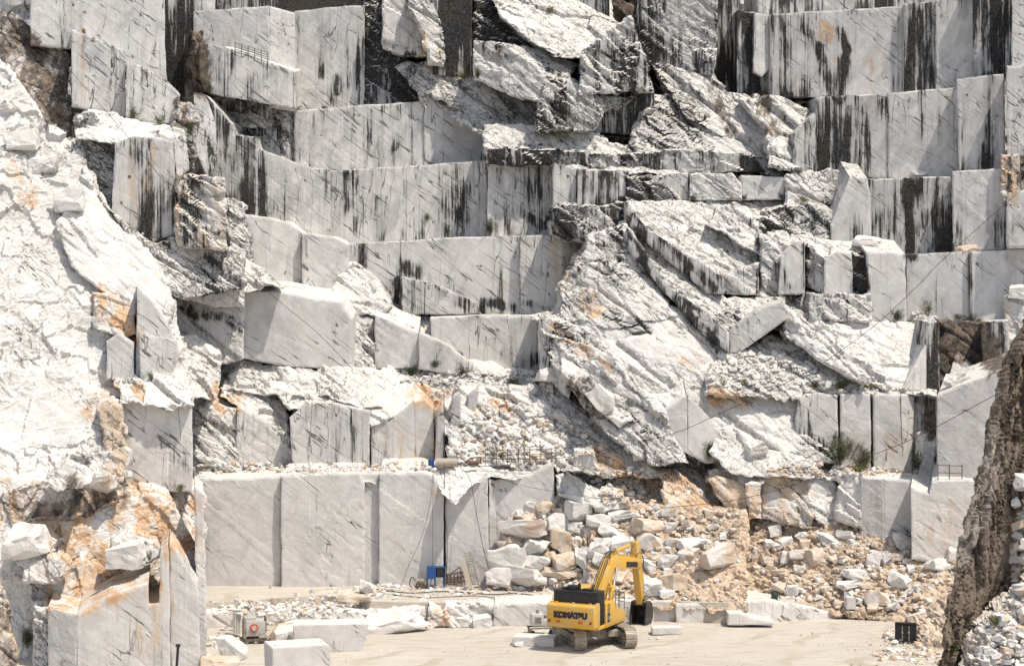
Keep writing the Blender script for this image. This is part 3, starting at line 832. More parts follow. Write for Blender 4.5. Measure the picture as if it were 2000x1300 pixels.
rock('rubble_slope', 'loose broken rock slope under the dark spur', [
    ('g', 165.3, -.02, 1.6, 9, '690,775 700,722 800,705 900,715 1050,725 1110,760 1110,800 900,800', d_(st=.1, cr=.3, gr=.1, amp=.6)),
    ('r', 158.3, .05, .9, 8, '880,905 860,800 900,755 1100,745 1190,830 1260,900 1300,930 1100,920', d_(st=.12, cr=.4, ru=.25)),
    ('r', 157, .05, 1.1, 7, '1085,1010 1080,900 1160,870 1250,890 1340,890 1400,940 1420,1040 1250,1030', d_(st=.2, cr=.5, ru=.45, tan=.5)),
    ('s', 155.8, .0, .6, 3, '1090,965 1085,925 1110,920 1170,960 1210,965 1225,990 1180,1000', d_(st=.05)),
    ('r', 155.4, .2, .9, 4, '1300,990 1285,920 1320,915 1370,950 1430,1020 1380,1040 1310,1020', d_(st=.05, ru=.7)),
    ('c', 155.6, .0, .0, 2, '1120,912 1122,880 1162,882 1162,912', d_(st=.02)),
])
# ---- right lower
rock('lower_right_bench', 'sawn grey bench with drill channels above the right rubble', [
    ('c', 160, -.02, .0, 7, '1555,860 1553,820 1562,775 1600,768 1636,772 1638,910 1600,895', d_(st=.12, cr=.3)),
    ('c', 160, .0, .0, 7, '1642,915 1641,769 1700,770 1701,915', d_(st=.1, cr=.08)),
    ('c', 160, .0, .0, 7, '1707,930 1706,770 1760,770 1764,930', d_(st=.12, cr=.08)),
    ('c', 160, .9, .0, 5, '1764,930 1760,770 1786,770 1780,930', d_(st=.05)),
    ('c', 161.5, .0, .0, 5, '1630,930 1630,785 1800,785 1800,930', d_(st=.3)),
    ('c', 162, -.5, .0, 5, '1780,930 1783,768 1830,768 1830,935', d_(st=.5, cr=.3)),
    ('m', 158.5, -.1, .0, 3, '1800,930 1800,850 1828,846 1828,930', d_(st=.1)),
    ('s', 159, .0, .6, 6, '1560,905 1545,840 1450,780 1560,765 1565,820 1640,905', d_(st=.05, cr=.2)),
    ('r', 160, .0, 3.0, 6, '1380,775 1400,762 1830,760 1830,772', d_(st=.1, cr=.3)),
    ('c', 154, -.35, .0, 8, '1830,935 1829,775 1880,750 1960,722 2400,600 2400,935', d_(st=.03, cr=.08, rise=.1)),
    ('m', 165, .0, .05, 6, '1965,740 1962,580 1980,570 2300,560 2300,760', d_(st=.2, tan=.5)),
])
rock('bench_foot_rocks', 'tan and white broken bench between the rubble and the bushes', [
    ('m', 157, .15, .15, 5, '1420,995 1385,940 1400,930 1455,945 1468,1012', d_(st=.05, tan=.9)),
    ('m', 156.6, .5, .1, 3, '1466,1014 1455,945 1484,940 1486,1012', d_(st=.05)),
    ('r', 157, -.1, .9, 5, '1390,945 1385,925 1480,920 1500,930 1484,952 1440,950', d_(st=.1, cr=.4)),
    ('m', 156.5, -.25, .3, 5, '1486,1012 1488,925 1520,925 1560,970 1590,1010 1580,1030 1530,1022', d_(st=.05, tan=.7, cr=.3)),
    ('s', 156.8, .25, .5, 5, '1510,930 1560,915 1620,925 1660,1010 1600,1025 1560,965', d_(st=.02, cr=.25)),
    ('m', 156.3, -.4, .2, 4, '1632,1015 1640,965 1660,925 1684,925 1684,1030', d_(st=.05)),
    ('g', 157.5, .0, 3.0, 4, '1380,935 1400,905 1640,915 1790,925 1790,940 1500,935', d_(st=.05, ru=.3, cr=.2)),
])
rock('right_corner_blocks', 'clean sawn blocks standing at the right end of the rubble heap', [
    ('c', 155, -.5, .0, 5, '1727,1070 1682,1060 1682,932 1727,935', d_(st=.0, cr=.05)),
    ('c', 155, .12, .0, 6, '1727,1070 1727,935 1802,938 1802,1070', d_(st=.0, cr=.05)),
    ('c', 152.5, .02, .0, 6, '1780,1092 1779,950 1815,965 1820,942 1830,938 1915,936 1915,1105 1860,1105', d_(st=.0, cr=.12, rise=.1)),
])
# ---- left middle, second bench
rock('second_bench', 'pale cracked bench wall above the lowest wall', [
    ('c', 161.5, .2, .0, 8, '462,925 462,795 500,810 545,845 575,890 576,925', d_(st=.2, cr=.6)),
    ('c', 161, -.03, .0, 8, '572,925 565,815 600,785 650,788 722,802 722,928', d_(st=.15, cr=.6)),
    ('c', 161.2, .05, .0, 7, '725,930 724,830 760,822 808,782 812,930', d_(st=.1, cr=.3, tan=.35)),
    ('c', 161.5, .2, .0, 7, '812,930 808,785 828,780 845,800 850,930', d_(st=.1, cr=.3, tan=.4)),
    ('m', 162, .3, .1, 6, '850,930 848,800 870,790 880,930', d_(st=.1, cr=.5)),
    ('c', 160.5, -.3, .0, 1.2, '850,915 852,800 862,790 866,800 865,915', {}),
    ('c', 160.8, -.3, .0, 1.2, '870,910 884,775 898,768 900,820 888,910', {}),
    ('c', 161.5, -.3, .0, 1.0, '905,880 915,770 932,755 936,765 925,820', {}),
    ('s', 161.2, .5, 1.1, 5, '466,800 430,775 440,742 530,745 560,790 572,890 545,850', d_(st=0, cr=.15, ru=.15)),
    ('r', 160.7, .1, .25, 6, '376,930 376,800 420,780 465,800 468,925', d_(st=.12, cr=.5)),
    ('m', 160, .1, .0, 4, '376,935 376,885 420,895 465,915 465,935', d_(st=.05, cr=.3)),
    ('s', 162, .0, 1.15, 9, '430,760 470,700 560,712 690,722 760,728 800,745 830,785 812,800 724,834 700,812 640,792 565,800 540,770', d_(st=.05, cr=.3, anchor=(640, 800))),
    ('r', 161.5, .0, 2.0, 3, '570,772 620,745 720,755 750,790 700,790 640,770', d_(st=.1, cr=.5)),
    ('g', 159.5, .0, 3.5, 4, '376,945 380,915 560,915 850,910 1090,900 1090,915 700,930', d_(st=.05, cr=.3)),
])
# ---- lowest wall
rock('lowest_wall', 'clean white sawn wall along the quarry floor', [
    ('c', 156, .02, .0, 7, '375,1200 378,932 470,935 549,930 549,1200', d_(st=.03, cr=.02)),
    ('c', 155.6, .05, .0, 7, '549,1190 549,928 640,925 700,925 712,948 712,1190', d_(st=.02, cr=-.05, rise=.05)),
    ('c', 156.6, .1, .0, 7, '705,1190 700,925 742,924 742,1190', d_(st=.02)),
    ('c', 156.2, -.02, .0, 7, '740,1190 740,924 820,922 846,930 866,960 866,1190', d_(st=.02, cr=-.1, rise=.1)),
    ('c', 156.4, .04, .0, 7, '870,1180 870,965 895,975 920,945 952,930 956,1180', d_(st=.02, cr=.1, rise=.2)),
    ('c', 157.2, .5, .0, 4, '955,1180 955,932 968,940 970,1180', d_(st=.1)),
    ('c', 157.5, .0, .0, 7, '966,1180 964,940 990,932 1040,925 1082,905 1084,1180', d_(st=.0, cr=.1, rise=.15)),
    ('c', 158, .0, .0, 3, '860,1180 860,930 880,930 880,1180', d_(st=.4)),
    ('r', 155.2, .4, .5, 2, '640,1170 645,1100 672,1060 695,1052 708,1100 705,1170', d_(st=.0, cr=.3)),
    ('s', 156.8, .0, 2.4, 6, '700,945 700,925 850,908 960,900 1085,903 1080,915 990,935 960,930 920,950 890,985 866,965 846,935', d_(st=0, cr=.1, anchor=(850, 935))),
    ('g', 155.6, .0, 2.0, 2, '400,1205 420,1180 560,1172 640,1150 740,1145 860,1150 1000,1148 1000,1165 720,1175 560,1205', d_(st=0, cr=.2, anchor=(700, 1165))),
])
# ---- left mass
rock('left_white_slope', 'dazzling white weathered rock slope filling the left side', [
    ('l', 150, .35, .75, 12, '-420,800 -420,90 0,112 40,165 70,205 120,255 165,305 190,360 220,425 290,495 345,590 352,650 370,700 375,790 250,780', d_(st=-.12, cr=.15, ru=.2, tan=.22, anchor=(200, 780), amp=.8)),
    ('s', 153.2, .4, .7, 3, '140,520 110,430 165,330 215,420 290,500 340,590 330,640 250,610', d_(st=0, cr=.1, anchor=(220, 620))),
    ('c', 150.6, .1, .0, 5, '208,742 208,668 235,650 262,668 262,742', d_(st=.1, cr=.4)),
    ('c', 151.0, .15, .0, 5, '266,742 268,560 300,590 330,640 345,660 352,690 330,745', d_(st=.05, cr=.3)),
    ('c', 150.4, .12, .0, 4, '274,744 272,650 300,655 345,665 330,740', d_(st=.1, cr=.4)),
    ('s', 151.5, .1, .9, 4, '185,640 180,570 262,580 266,650 235,655', d_(ru=.55, cr=.3)),
    ('l', 144, .35, .75, 10, '-420,1080 -420,740 100,720 200,760 240,790 245,870 240,960 150,1000', d_(st=-.12, cr=.15, ru=.3, anchor=(150, 950), amp=.9)),
])
rock('left_cracked_wall', 'grey cracked wall in the left with brown edge', [
    ('c', 148, .1, .0, 6, '238,960 235,775 262,770 300,790 330,800 330,960', d_(st=.2, cr=.75)),
    ('c', 148.3, .1, .0, 6, '330,960 328,768 350,765 376,800 376,960', d_(st=.25, cr=.8)),
    ('m', 146, .6, .1, 4, '215,930 190,800 215,780 238,790 240,960', d_(st=.1, tan=.9, gr=.3)),
    ('r', 147.5, .2, 1.5, 5, '235,785 230,740 340,735 378,770 372,800 330,798', d_(st=.1, cr=.4, ru=.35)),
    ('r', 148, .2, .8, 6, '232,1010 232,935 300,950 378,945 400,985 400,1100 300,1100', d_(st=.1, cr=.3, ru=.5)),
])
rock('left_orange_rocks', 'orange and brown broken rock over the lower left sawn block', [
    ('l', 138.3, .3, .5, 8, '-420,1330 -420,940 60,930 180,940 235,960 330,970 390,1090 392,1200 200,1330', d_(st=-.2, cr=.2, ru=.5, anchor=(200, 1200), amp=.6)),
    ('l', 139.8, .2, .3, 3, '20,1030 0,970 60,940 160,930 215,940 235,980 150,1010', d_(gr=.4, ru=.5, tan=.5, anchor=(100, 1000), amp=.7)),
    ('r', 135.6, .2, 1.0, 3, '90,940 130,905 180,925 175,945 110,960', d_(cr=.2)),
    ('s', 135, .2, .5, 3, '20,1080 25,1040 70,1035 110,1060 95,1100 40,1110', d_(cr=.3)),
    ('s', 134.6, .1, .6, 3, '45,1135 55,1095 120,1085 140,1110 110,1140', d_(tan=.5, cr=.2)),
    ('m', 135, .2, .5, 3, '215,1105 220,1060 250,1040 310,1060 320,1085 290,1100', d_(cr=.2)),
])
rock('left_sawn_block', 'huge pale sawn block with an angled top at the lower left', [
    ('c', 131, -.5, .0, 6, '150,1400 93,1390 93,1186 150,1200', d_(st=.0, cr=.1, exx=-.14)),
    ('c', 131, .1, .0, 7, '150,1400 150,1200 210,1165 290,1138 292,1180 311,1176 313,1084 331,1066 333,1400', d_(st=.0, cr=.06, tan=.35, exx=-.14)),
    ('c', 131.8, .12, .0, 6, '333,1400 331,1062 350,1080 372,1125 388,1150 392,1400', d_(st=.0, cr=.15, exx=-.14)),
    ('r', 132.5, -.3, .2, 4, '60,1400 62,1180 95,1185 95,1400', d_(st=.1, cr=.3)),
    ('c', 136, .1, .0, 6, '385,1300 380,950 398,965 404,1300', d_(st=.0, exx=-.14)),
])
rock('near_left_rock', 'brown foreground rock edge in the lower left corner', [
    ('r', 96, .6, .35, 8, '-120,1420 -120,1040 -15,1055 2,1130 26,1230 54,1420', d_(gr=.5, ru=.6, tan=.8, cr=.3, amp=.45, exx=-.3)),
])
# ---- right foreground
def spire_material():
    m, t, b = nt('brown_fibrous_rock'); k = N(t); P = k.obj(); W = k.warp(P, .8, .5)
    ax = k.rotscale(W, (0, -R(76), 0), (.22, 1.6, 3.0))
    n1 = k.noise(ax, 1.3, 7, .7); n2 = k.noise(P, .55, 4, .6); n3 = k.noise(P, 8, 4, .7)
    c = k.mix(k.ramp(n1, .36, .56), (.095, .074, .058), (.29, .225, .17)); c = k.mix(k.ramp(n1, .55, .74), c, (.48, .39, .31))
    c = k.mix(k.math('MULTIPLY', k.ramp(n2, .55, .72), .6), c, (.10, .065, .04)); c = k.mix(k.math('MULTIPLY', k.ramp(n3, .62, .8), .5), c, (.55, .49, .42))
    c = k.mix(k.math('MULTIPLY', k.ramp(k.noise(P, .9, 5, .7), .60, .70), .35), c, (.07, .085, .03))
    at_ = t.nodes.new('ShaderNodeAttribute'); at_.attribute_name = 'kind'; sp = t.nodes.new('ShaderNodeSeparateColor'); t.links.new(at_.outputs['Color'], sp.inputs[0])
    pale = k.ramp(k.math('ADD', sp.outputs[1], k.math('MULTIPLY', n1, .5)), .75, .95)
    c = k.mix(k.math('MULTIPLY', pale, .85), c, k.mix(n2, (.50, .44, .38), (.40, .34, .28)))
    t.links.new(c, b.inputs['Base Color']); b.inputs['Roughness'].default_value = .9
    t.links.new(k.bump(k.math('ADD', n1, k.math('MULTIPLY', n3, .2)), .35, 1.0), b.inputs['Normal']); return m
STYLE['f'] = (.24, 2.6, .15, .9, .07, .14, .12, 0.0, .32)
keep = STROKES[:]; STROKES[:] = [(4, 17, 1.0, [(1946, 850), (1938, 905), (1916, 985), (1897, 1045), (1882, 1095)])]
M = Mesh(); face(M, 'f', 106, .35, .12, 7, '1832,1330 1842,1250 1862,1150 1878,1050 1898,985 1918,900 1930,830 1955,740 1990,650 2100,500 2100,900 2010,970 1965,1040 1945,1110 1905,1215 1880,1300 1870,1340', exx=.34, dip=-R(77))
STROKES[:] = keep
sp_ = M.build('leaning_spire', spire_material()); tag(sp_, 'tall brown rock spire leaning along the right edge of the picture', 'rock spire')
rock('near_right_slope', 'stony foreground slope in the lower right corner', [
    ('g', 101, -.3, .9, 8, '1850,1420 1870,1300 1900,1230 1960,1190 2330,1000 2330,1420', d_(gr=.25, ru=.5, tan=.6)),
    ('r', 118, -.2, .4, 6, '1870,1300 1890,1150 1930,1000 1960,900 2250,840 2250,1300', d_(gr=.55, ru=.5, st=.3, amp=.8)),
    ('g', 138, -.3, 1.3, 6, '1700,1345 1775,1290 1800,1262 1850,1215 1900,1180 1910,1345', d_(tan=.9, ru=.4, amp=.5)),
])
# ---------------------------------------------------------------- quarry floor
def ground_material():
    m, t, b = nt('marble_dust_floor'); k = N(t); P = k.obj()
    a = k.noise(P, .12, 5, .6); c = k.noise(k.map(P, sc=(.35, 2.2, 1)), .8, 7, .65); f = k.noise(P, 9, 6, .75)
    col = k.mix(k.ramp(a, .3, .7), (.72, .65, .56), (.78, .72, .635))
    col = k.mix(k.math('MULTIPLY', k.ramp(c, .48, .72), .5), col, (.54, .44, .33))
    col = k.mix(k.math('MULTIPLY', k.ramp(f, .5, .75), .28), col, (.48, .42, .34))
    wv = t.nodes.new('ShaderNodeTexWave'); wv.inputs['Scale'].default_value = .22; wv.inputs['Distortion'].default_value = 9; wv.inputs['Detail'].default_value = 4; wv.inputs['Detail Scale'].default_value = .6
    t.links.new(k.map(P, sc=(.35, 1, 1), rot=(0, 0, .25)), wv.inputs['Vector'])
    tl = k.noise(k.map(P, sc=(.035, .22, 1), rot=(0, 0, -.15)), 1.0, 3, .5)
    tr = k.math('MULTIPLY', k.ramp(k.math('ABSOLUTE', k.math('SUBTRACT', k.math('PINGPONG', tl, .035), .017)), .001, .006, 1, 0), k.ramp(c, .35, .55))
    col = k.mix(k.math('MULTIPLY', tr, .28), col, (.47, .40, .31))
    rut = k.math('MULTIPLY', k.ramp(wv.outputs['Fac'], .78, .95), k.ramp(a, .40, .6))
    col = k.mix(k.math('MULTIPLY', rut, .5), col, (.50, .41, .30))
    t.links.new(col, b.inputs['Base Color']); b.inputs['Roughness'].default_value = .95
    b.inputs['Specular IOR Level'].default_value = .1
    h = k.math('ADD', f, k.math('MULTIPLY', c, 3)); t.links.new(k.bump(h, .16, .9), b.inputs['Normal'])
    return m
FLOOR = ground_material()
def sheet(name, pts, z0, res, amp):
    xs = np.arange(pts[0], pts[1]+.01, res); ys = np.arange(pts[2], pts[3]+.01, res)
    X, Y = np.meshgrid(xs, ys, indexing='ij'); V = np.stack([X.ravel(), Y.ravel(), np.full(X.size, float(z0))], 1)
    V[:, 2] += fbm(V*.25, 5, 4)*amp
    n, m = X.shape; I = np.arange(n*m).reshape(n, m)
    Q = np.stack([I[:-1, :-1].ravel(), I[1:, :-1].ravel(), I[1:, 1:].ravel(), I[:-1, 1:].ravel()], 1)
    M = Mesh(); M.add(V, Q, np.zeros((len(V), 3)), np.zeros((len(V), 3)))
    return tag(M.build(name, FLOOR, True), 'flat pale dusty quarry floor around the excavator', 'ground', kind='structure')
sheet('ground', (-400, 400, 90, 900), -.12, 5, .05)
sheet('quarry_floor', (-40, 40, 118, 170), 0, .3, .16)
# upper floor: a sheet on top of low cut edges
UPZ = 1.3
EDGE = [(300, 1222), (430, 1216), (560, 1205), (640, 1200), (705, 1212), (830, 1216), (962, 1214), (1060, 1214), (1180, 1209), (1290, 1209), (1330, 1213), (1423, 1216), (1428, 1210)]
back = [(1492, 1208, 1.3), (1560, 1203, .9), (1640, 1202, .5), (1720, 1200, .1), (1740, 1196, -.2)]; ZZ = [UPZ]*len(EDGE)+[b_[2] for b_ in back]
g0 = [on_ground(x, y) for x, y in EDGE]+[on_ground(x, y) for x, y, z in back]
bm = bmesh.new()
top = [bm.verts.new((p.x, p.y, ZZ[i])) for i, p in enumerate(g0)]
low = [bm.verts.new((p.x, p.y-.05, -.3)) for i, p in enumerate(g0)]
far = [bm.verts.new((p.x, 176, z)) for p, z in zip(g0, ZZ)]
for i in range(len(g0)-1):
    bm.faces.new((low[i], low[i+1], top[i+1], top[i])); bm.faces.new((top[i], top[i+1], far[i+1], far[i]))
me = bpy.data.meshes.new('upper_floor'); bm.to_mesh(me); bm.free(); me.materials.append(FLOOR)
o = bpy.data.objects.new('upper_floor', me); COL.objects.link(o); tag(o, 'raised dusty shelf of floor at the foot of the lowest wall', 'ground', kind='structure')

# cut edges of the shelf: low blocks of bedrock standing along its rim
rock('shelf_rim', 'low row of cut white blocks along the rim of the raised floor', [
    ('m', 147.0, .2, .0, 2, '396,1262 396,1196 470,1188 560,1188 566,1225', d_(st=-.2, cr=.1)),
    ('m', 147.2, .0, .4, 4, '555,1236 558,1206 640,1192 720,1196 760,1190 830,1184 838,1230', d_(st=-.12, cr=.3, ru=.3)),
    ('m', 147.0, .1, .05, 2, '834,1226 836,1186 858,1196 905,1206 952,1206 952,1224', d_(st=-.2, ru=.5, tan=.3)),
    ('m', 147.6, .0, .0, 2, '860,1206 870,1184 935,1176 965,1180 965,1224 860,1224', d_(st=-.2, cr=.1)),
    ('c', 147.4, -.05, .0, 3, '962,1226 966,1180 1080,1176 1082,1226', d_(st=-.2, cr=.05)),
    ('c', 149.8, .0, .0, 3, '1078,1226 1080,1178 1200,1172 1324,1172 1330,1216', d_(st=-.2, cr=.05, ru=.1)),
    ('c', 149.3, -.04, .0, 4, '1322,1217 1320,1178 1420,1176 1492,1172 1494,1218', d_(st=-.2, cr=.05, anchor=(1322, 1200))),
    ('c', 149.3, .35, .0, 3, '1492,1218 1492,1173 1560,1183 1640,1197 1715,1208 1720,1214 1640,1216', d_(st=-.2, cr=.3, anchor=(1492, 1190))),
    ('c', 147.6, -.05, .05, 2, '1421,1220 1421,1196 1448,1196 1470,1206 1512,1212 1512,1220', d_(st=-.2, cr=.05)),
])
# ---------------------------------------------------------------- part builder (boxes, rods, prisms joined into one mesh per part)
class PB:
    def __init__(s, M=Matrix()): s.bm = bmesh.new(); s.M = M
    def _x(s, geo, bev=0.0):
        if bev > 0:
            es = list({e for v in geo for e in v.link_edges})
            bmesh.ops.bevel(s.bm, geom=es, offset=bev, segments=2, affect='EDGES', profile=.5)
    def box(s, c, sz, bev=.02, rot=None, taper=None):
        r = bmesh.ops.create_cube(s.bm, size=1)['verts']; m = Matrix.Translation(c) @ (rot or Matrix()) @ Matrix.Diagonal((*sz, 1))
        for v in r:
            if taper and v.co.z > 0: v.co.x *= taper[0]; v.co.y *= taper[1]
            v.co = s.M @ m @ v.co
        s._x(r, bev); return s
    def prism(s, prof, x0, x1, bev=.02):
        """profile in (y, z), extruded along x"""
        a = [s.bm.verts.new(s.M @ Vector((x0, y, z))) for y, z in prof]; b = [s.bm.verts.new(s.M @ Vector((x1, y, z))) for y, z in prof]
        n = len(prof); s.bm.faces.new(a); s.bm.faces.new(b[::-1])
        for i in range(n): s.bm.faces.new((a[i], b[i], b[(i+1) % n], a[(i+1) % n]))
        s._x(a+b, bev); return s
    def rod(s, a, b, r, seg=10, r2=None, cap=True):
        a, b = Vector(a), Vector(b); d = b-a
        m = Matrix.Translation((a+b)/2) @ d.to_track_quat('Z', 'Y').to_matrix().to_4x4()
        q = bmesh.ops.create_cone(s.bm, cap_ends=cap, segments=seg, radius1=r, radius2=r if r2 is None else r2, depth=d.length)['verts']
        for v in q: v.co = s.M @ m @ v.co
        return s
    def tube(s, pts, r, seg=6):
        pts = [Vector(p) for p in pts]; rings = []
        for i, p in enumerate(pts):
            t = (pts[min(i+1, len(pts)-1)]-pts[max(i-1, 0)]).normalized(); q = t.to_track_quat('Z', 'Y')
            rings.append([s.bm.verts.new(s.M @ (p+q @ Vector((r*math.cos(k*2*math.pi/seg), r*math.sin(k*2*math.pi/seg), 0)))) for k in range(seg)])
        for A, B in zip(rings, rings[1:]):
            for k in range(seg): s.bm.faces.new((A[k], A[(k+1) % seg], B[(k+1) % seg], B[k]))
        return s
    def build(s, name, mat, parent=None, smooth=False):
        bmesh.ops.recalc_face_normals(s.bm, faces=s.bm.faces)
        me = bpy.data.meshes.new(name); s.bm.to_mesh(me); s.bm.free(); me.materials.append(mat)
        if smooth:
            me.polygons.foreach_set('use_smooth', [True]*len(me.polygons)); me.set_sharp_from_angle(angle=R(35))
        o = bpy.data.objects.new(name, me); COL.objects.link(o)
        if parent: o.parent = parent
        return o
def curve_pts(pts, n=8, sag=0):
    """smooth polyline (catmull-rom) through the points"""
    P = [Vector(p) for p in pts]; P = [P[0]]+P+[P[-1]]; out = []
    for i in range(1, len(P)-2):
        for k in range(n):
            t = k/n; a, b, c, d = P[i-1:i+3]
            out.append(.5*((2*b)+(c-a)*t+(2*a-5*b+4*c-d)*t*t+(3*b-a-3*c+d)*t**3))
    return out+[P[-2]]
def text_obj(name, txt, size, mat, M, parent, bold=.012, ext=.012, sx=1.0):
    c = bpy.data.curves.new(name, 'FONT'); c.body = txt; c.size = size; c.align_x = 'CENTER'; c.align_y = 'CENTER'; c.offset = bold*size*2; c.extrude = ext
    t = bpy.data.objects.new(name, c); COL.objects.link(t)
    me = bpy.data.meshes.new_from_object(t.evaluated_get(bpy.context.evaluated_depsgraph_get()))
    bpy.data.objects.remove(t); me.name = name; me.transform(M @ Matrix.Diagonal((sx, 1, 1, 1))); me.materials.clear(); me.materials.append(mat)
    o = bpy.data.objects.new(name, me); COL.objects.link(o); o.parent = parent; return o

YEL = simple('yellow_paint', (.68, .365, .010), .45, dirt=.62, dcol=(.55, .42, .22))
BLK = simple('black_paint', (.018, .018, .02), .45, dirt=.25, dcol=(.16, .145, .12))
DST = simple('dusty_steel', (.13, .115, .10), .7, .2, dirt=.75, dcol=(.42, .37, .30))
SHOE = simple('worn_track_steel', (.30, .26, .22), .55, .35, dirt=.8, dcol=(.55, .49, .41))
STEEL = simple('bare_steel', (.45, .45, .46), .3, .9, dirt=.15)
RUSTY = simple('rusty_steel', (.13, .075, .05), .8, .2, dirt=.4, dcol=(.28, .2, .15))
BLUE = simple('blue_paint', (.012, .075, .26), .45, dirt=.2, dcol=(.3, .3, .3))
ORNG = simple('orange_red_paint', (.62, .07, .02), .5)
REDP = simple('dark_red_reflector', (.30, .02, .015), .3)
NAVY = simple('navy_letter_paint', (.012, .014, .03), .4)
CABLE = simple('dark_cable', (.035, .033, .032), .6)
GREYP = simple('pale_grey_paint', (.42, .40, .38), .5, dirt=.6, dcol=(.62, .58, .52))
GLASS = simple('dark_cab_glass', (.02, .025, .03), .08)
WOOD = simple('weathered_plank', (.42, .36, .28), .8, dirt=.5)

# ---------------------------------------------------------------- the excavator
def excavator(loc):
    root = empty('excavator', loc)
    tag(root, 'yellow crawler excavator with black engine cover and raised boom on the quarry floor', 'excavator')
    U = Matrix.Rotation(R(15), 4, 'Z'); S = Matrix.Rotation(R(-25), 4, 'Z')
    # undercarriage
    PB(U).box((0, 0, .78), (1.5, 1.8, .5), .06).box((-.95, .9, .75), (.9, .55, .42), .05).box((.95, .9, .75), (.9, .55, .42), .05).box((-.95, -.9, .75), (.9, .55, .42), .05).box((.95, -.9, .75), (.9, .55, .42), .05).rod((0, 0, .95), (0, 0, 1.3), .85, 32).build('undercarriage', DST, root)
    for sx in (-1, 1):
        x = sx*1.6; L = 1.95; Rr = .56
        tf = PB(U).box((x, 0, .62), (.42, 3.7, .42), .05).box((x+sx*.16, 0, .62), (.16, 3.0, .2), .03)
        tf.rod((x-.2, L, .62), (x+.2, L, .62), .42, 24).rod((x-.2, -L, .62), (x+.2, -L, .62), .42, 24)
        tf.rod((x-.3, -L, .62), (x+.3, -L, .62), .2, 16)
        for k in range(8): tf.rod((x-.22, -1.5+k*.43, .26), (x+.22, -1.5+k*.43, .26), .15, 14)
        for k in (-.7, .7): tf.rod((x-.2, k, 1.0), (x+.2, k, 1.0), .1, 12)
        fr = tf.build('track_frame', DST, root, True)
        tr = PB(U); per = 2*(2*L)+2*math.pi*Rr; n = 46
        for k in range(n):
            d = per*k/n
            if d < 2*L: y, z, a = -L+d, .62-Rr, 0
            elif d < 2*L+math.pi*Rr: t = (d-2*L)/Rr; y, z, a = L+Rr*math.sin(t), .62-Rr*math.cos(t), t
            elif d < 4*L+math.pi*Rr: y, z, a = L-(d-2*L-math.pi*Rr), .62+Rr, math.pi
            else: t = (d-4*L-math.pi*Rr)/Rr+math.pi; y, z, a = -L+Rr*math.sin(t), .62-Rr*math.cos(t), t
            if abs(a-math.pi) < .01: z -= .05*math.sin(math.pi*(y+L)/(2*L)*2)**2
            rot = Matrix.Rotation(a, 4, 'X'); q = Matrix.Translation((x, y, z)) @ rot
            for c, sz in (((0, 0, 0), (.72, per/n*.93, .045)), ((0, -.05, -.035), (.70, .025, .05)), ((0, .05, -.035), (.70, .025, .05)), ((-.13, 0, .06), (.05, per/n*.98, .09)), ((.13, 0, .06), (.05, per/n*.98, .09))):
                r_ = bmesh.ops.create_cube(tr.bm, size=1)['verts']
                for v in r_: v.co = U @ q @ (Vector(c)+Vector((v.co.x*sz[0], v.co.y*sz[1], v.co.z*sz[2])))
        tr.build('track', SHOE, root)
    # upper structure
    PB(S).box((0, -.6, 1.42), (2.9, 4.4, .24), .03).box((0, 1.1, 1.5), (1.0, 1.6, .4), .04).build('deck', YEL, root, True)
    cw = PB(S).prism([(-3.72, 1.62), (-3.62, 1.5), (-2.75, 1.5), (-2.75, 2.86), (-3.3, 2.9), (-3.66, 2.88), (-3.74, 2.78)], -1.55, 1.55, .05)
    for x in (-1.1, 0, 1.1): cw.box((x, -3.25, 2.93), (.16, .12, .1), .02)
    for x in (-1.5, 1.5): cw.box((x*.97, -3.0, 2.92), (.12, .5, .1), .02)
    cw = cw.build('counterweight', YEL, root, True)
    Tm = lambda x, y, z: S @ Matrix.Translation((x, y, z)) @ Matrix.Rotation(R(90), 4, 'X')
    text_obj('lettering', 'KOMATSU', .46, NAVY, Tm(.03, -3.75, 2.26), cw, bold=.05, sx=1.0)
    PB(S).box((.12, -3.745, 2.5), (.07, .02, .07), 0).build('apostrophe_mark', NAVY, cw)
    for x in (-.78, .66):
        p = PB(S).box((x-.07, -3.75, 1.86), (.09, .012, .2), 0).box((x+.08, -3.75, 1.84), (.09, .012, .12), 0).box((x+.02, -3.75, 1.93), (.2, .01, .05), 0)
        p.build('orange_sticker', ORNG, cw)
    for x in (-1.38, 1.32):
        pr = PB(S); vs = [pr.bm.verts.new(S @ Vector((x+dx, -3.755, 1.9+dz))) for dx, dz in ((-.11, -.1), (.11, -.1), (.03, .12))]; pr.bm.faces.new(vs)
        e = bmesh.ops.extrude_face_region(pr.bm, geom=pr.bm.faces[:]); 
        for v in e['geom']:
            if isinstance(v, bmesh.types.BMVert): v.co += S.to_3x3() @ Vector((0, .02, 0))
        pr.build('reflector', REDP, cw)
    hood = PB(S).box((0, -2.35, 2.55), (2.86, 1.15, 1.98), .04).box((0, -2.35, 3.56), (2.9, 1.2, .05), .01)
    hood = hood.build('engine_cover', BLK, root, True)
    g = PB(S)
    for k in range(20): g.box((1.45, -2.35, 1.66+k*.092), (.035, 1.02, .045), .005, rot=Matrix.Rotation(R(25), 4, 'Y'))
    for k in range(7): g.box((-1.2+k*.4, -2.94, 3.2), (.3, .02, .28), .01)
    g.box((.2, -2.95, 3.02), (.12, .04, .12), .01)
    g.build('grille', BLK, hood)
    ex = PB(S).box((-.45, -2.3, 3.7), (.55, .55, .32), .05).rod((.0, -2.3, 3.5), (.0, -2.3, 3.98), .09, 14).box((-.9, -2.2, 3.63), (.4, .4, .16), .03).box((.55, -2.25, 3.62), (.7, .35, .14), .03)
    ex.build('exhaust', BLK, hood, True)
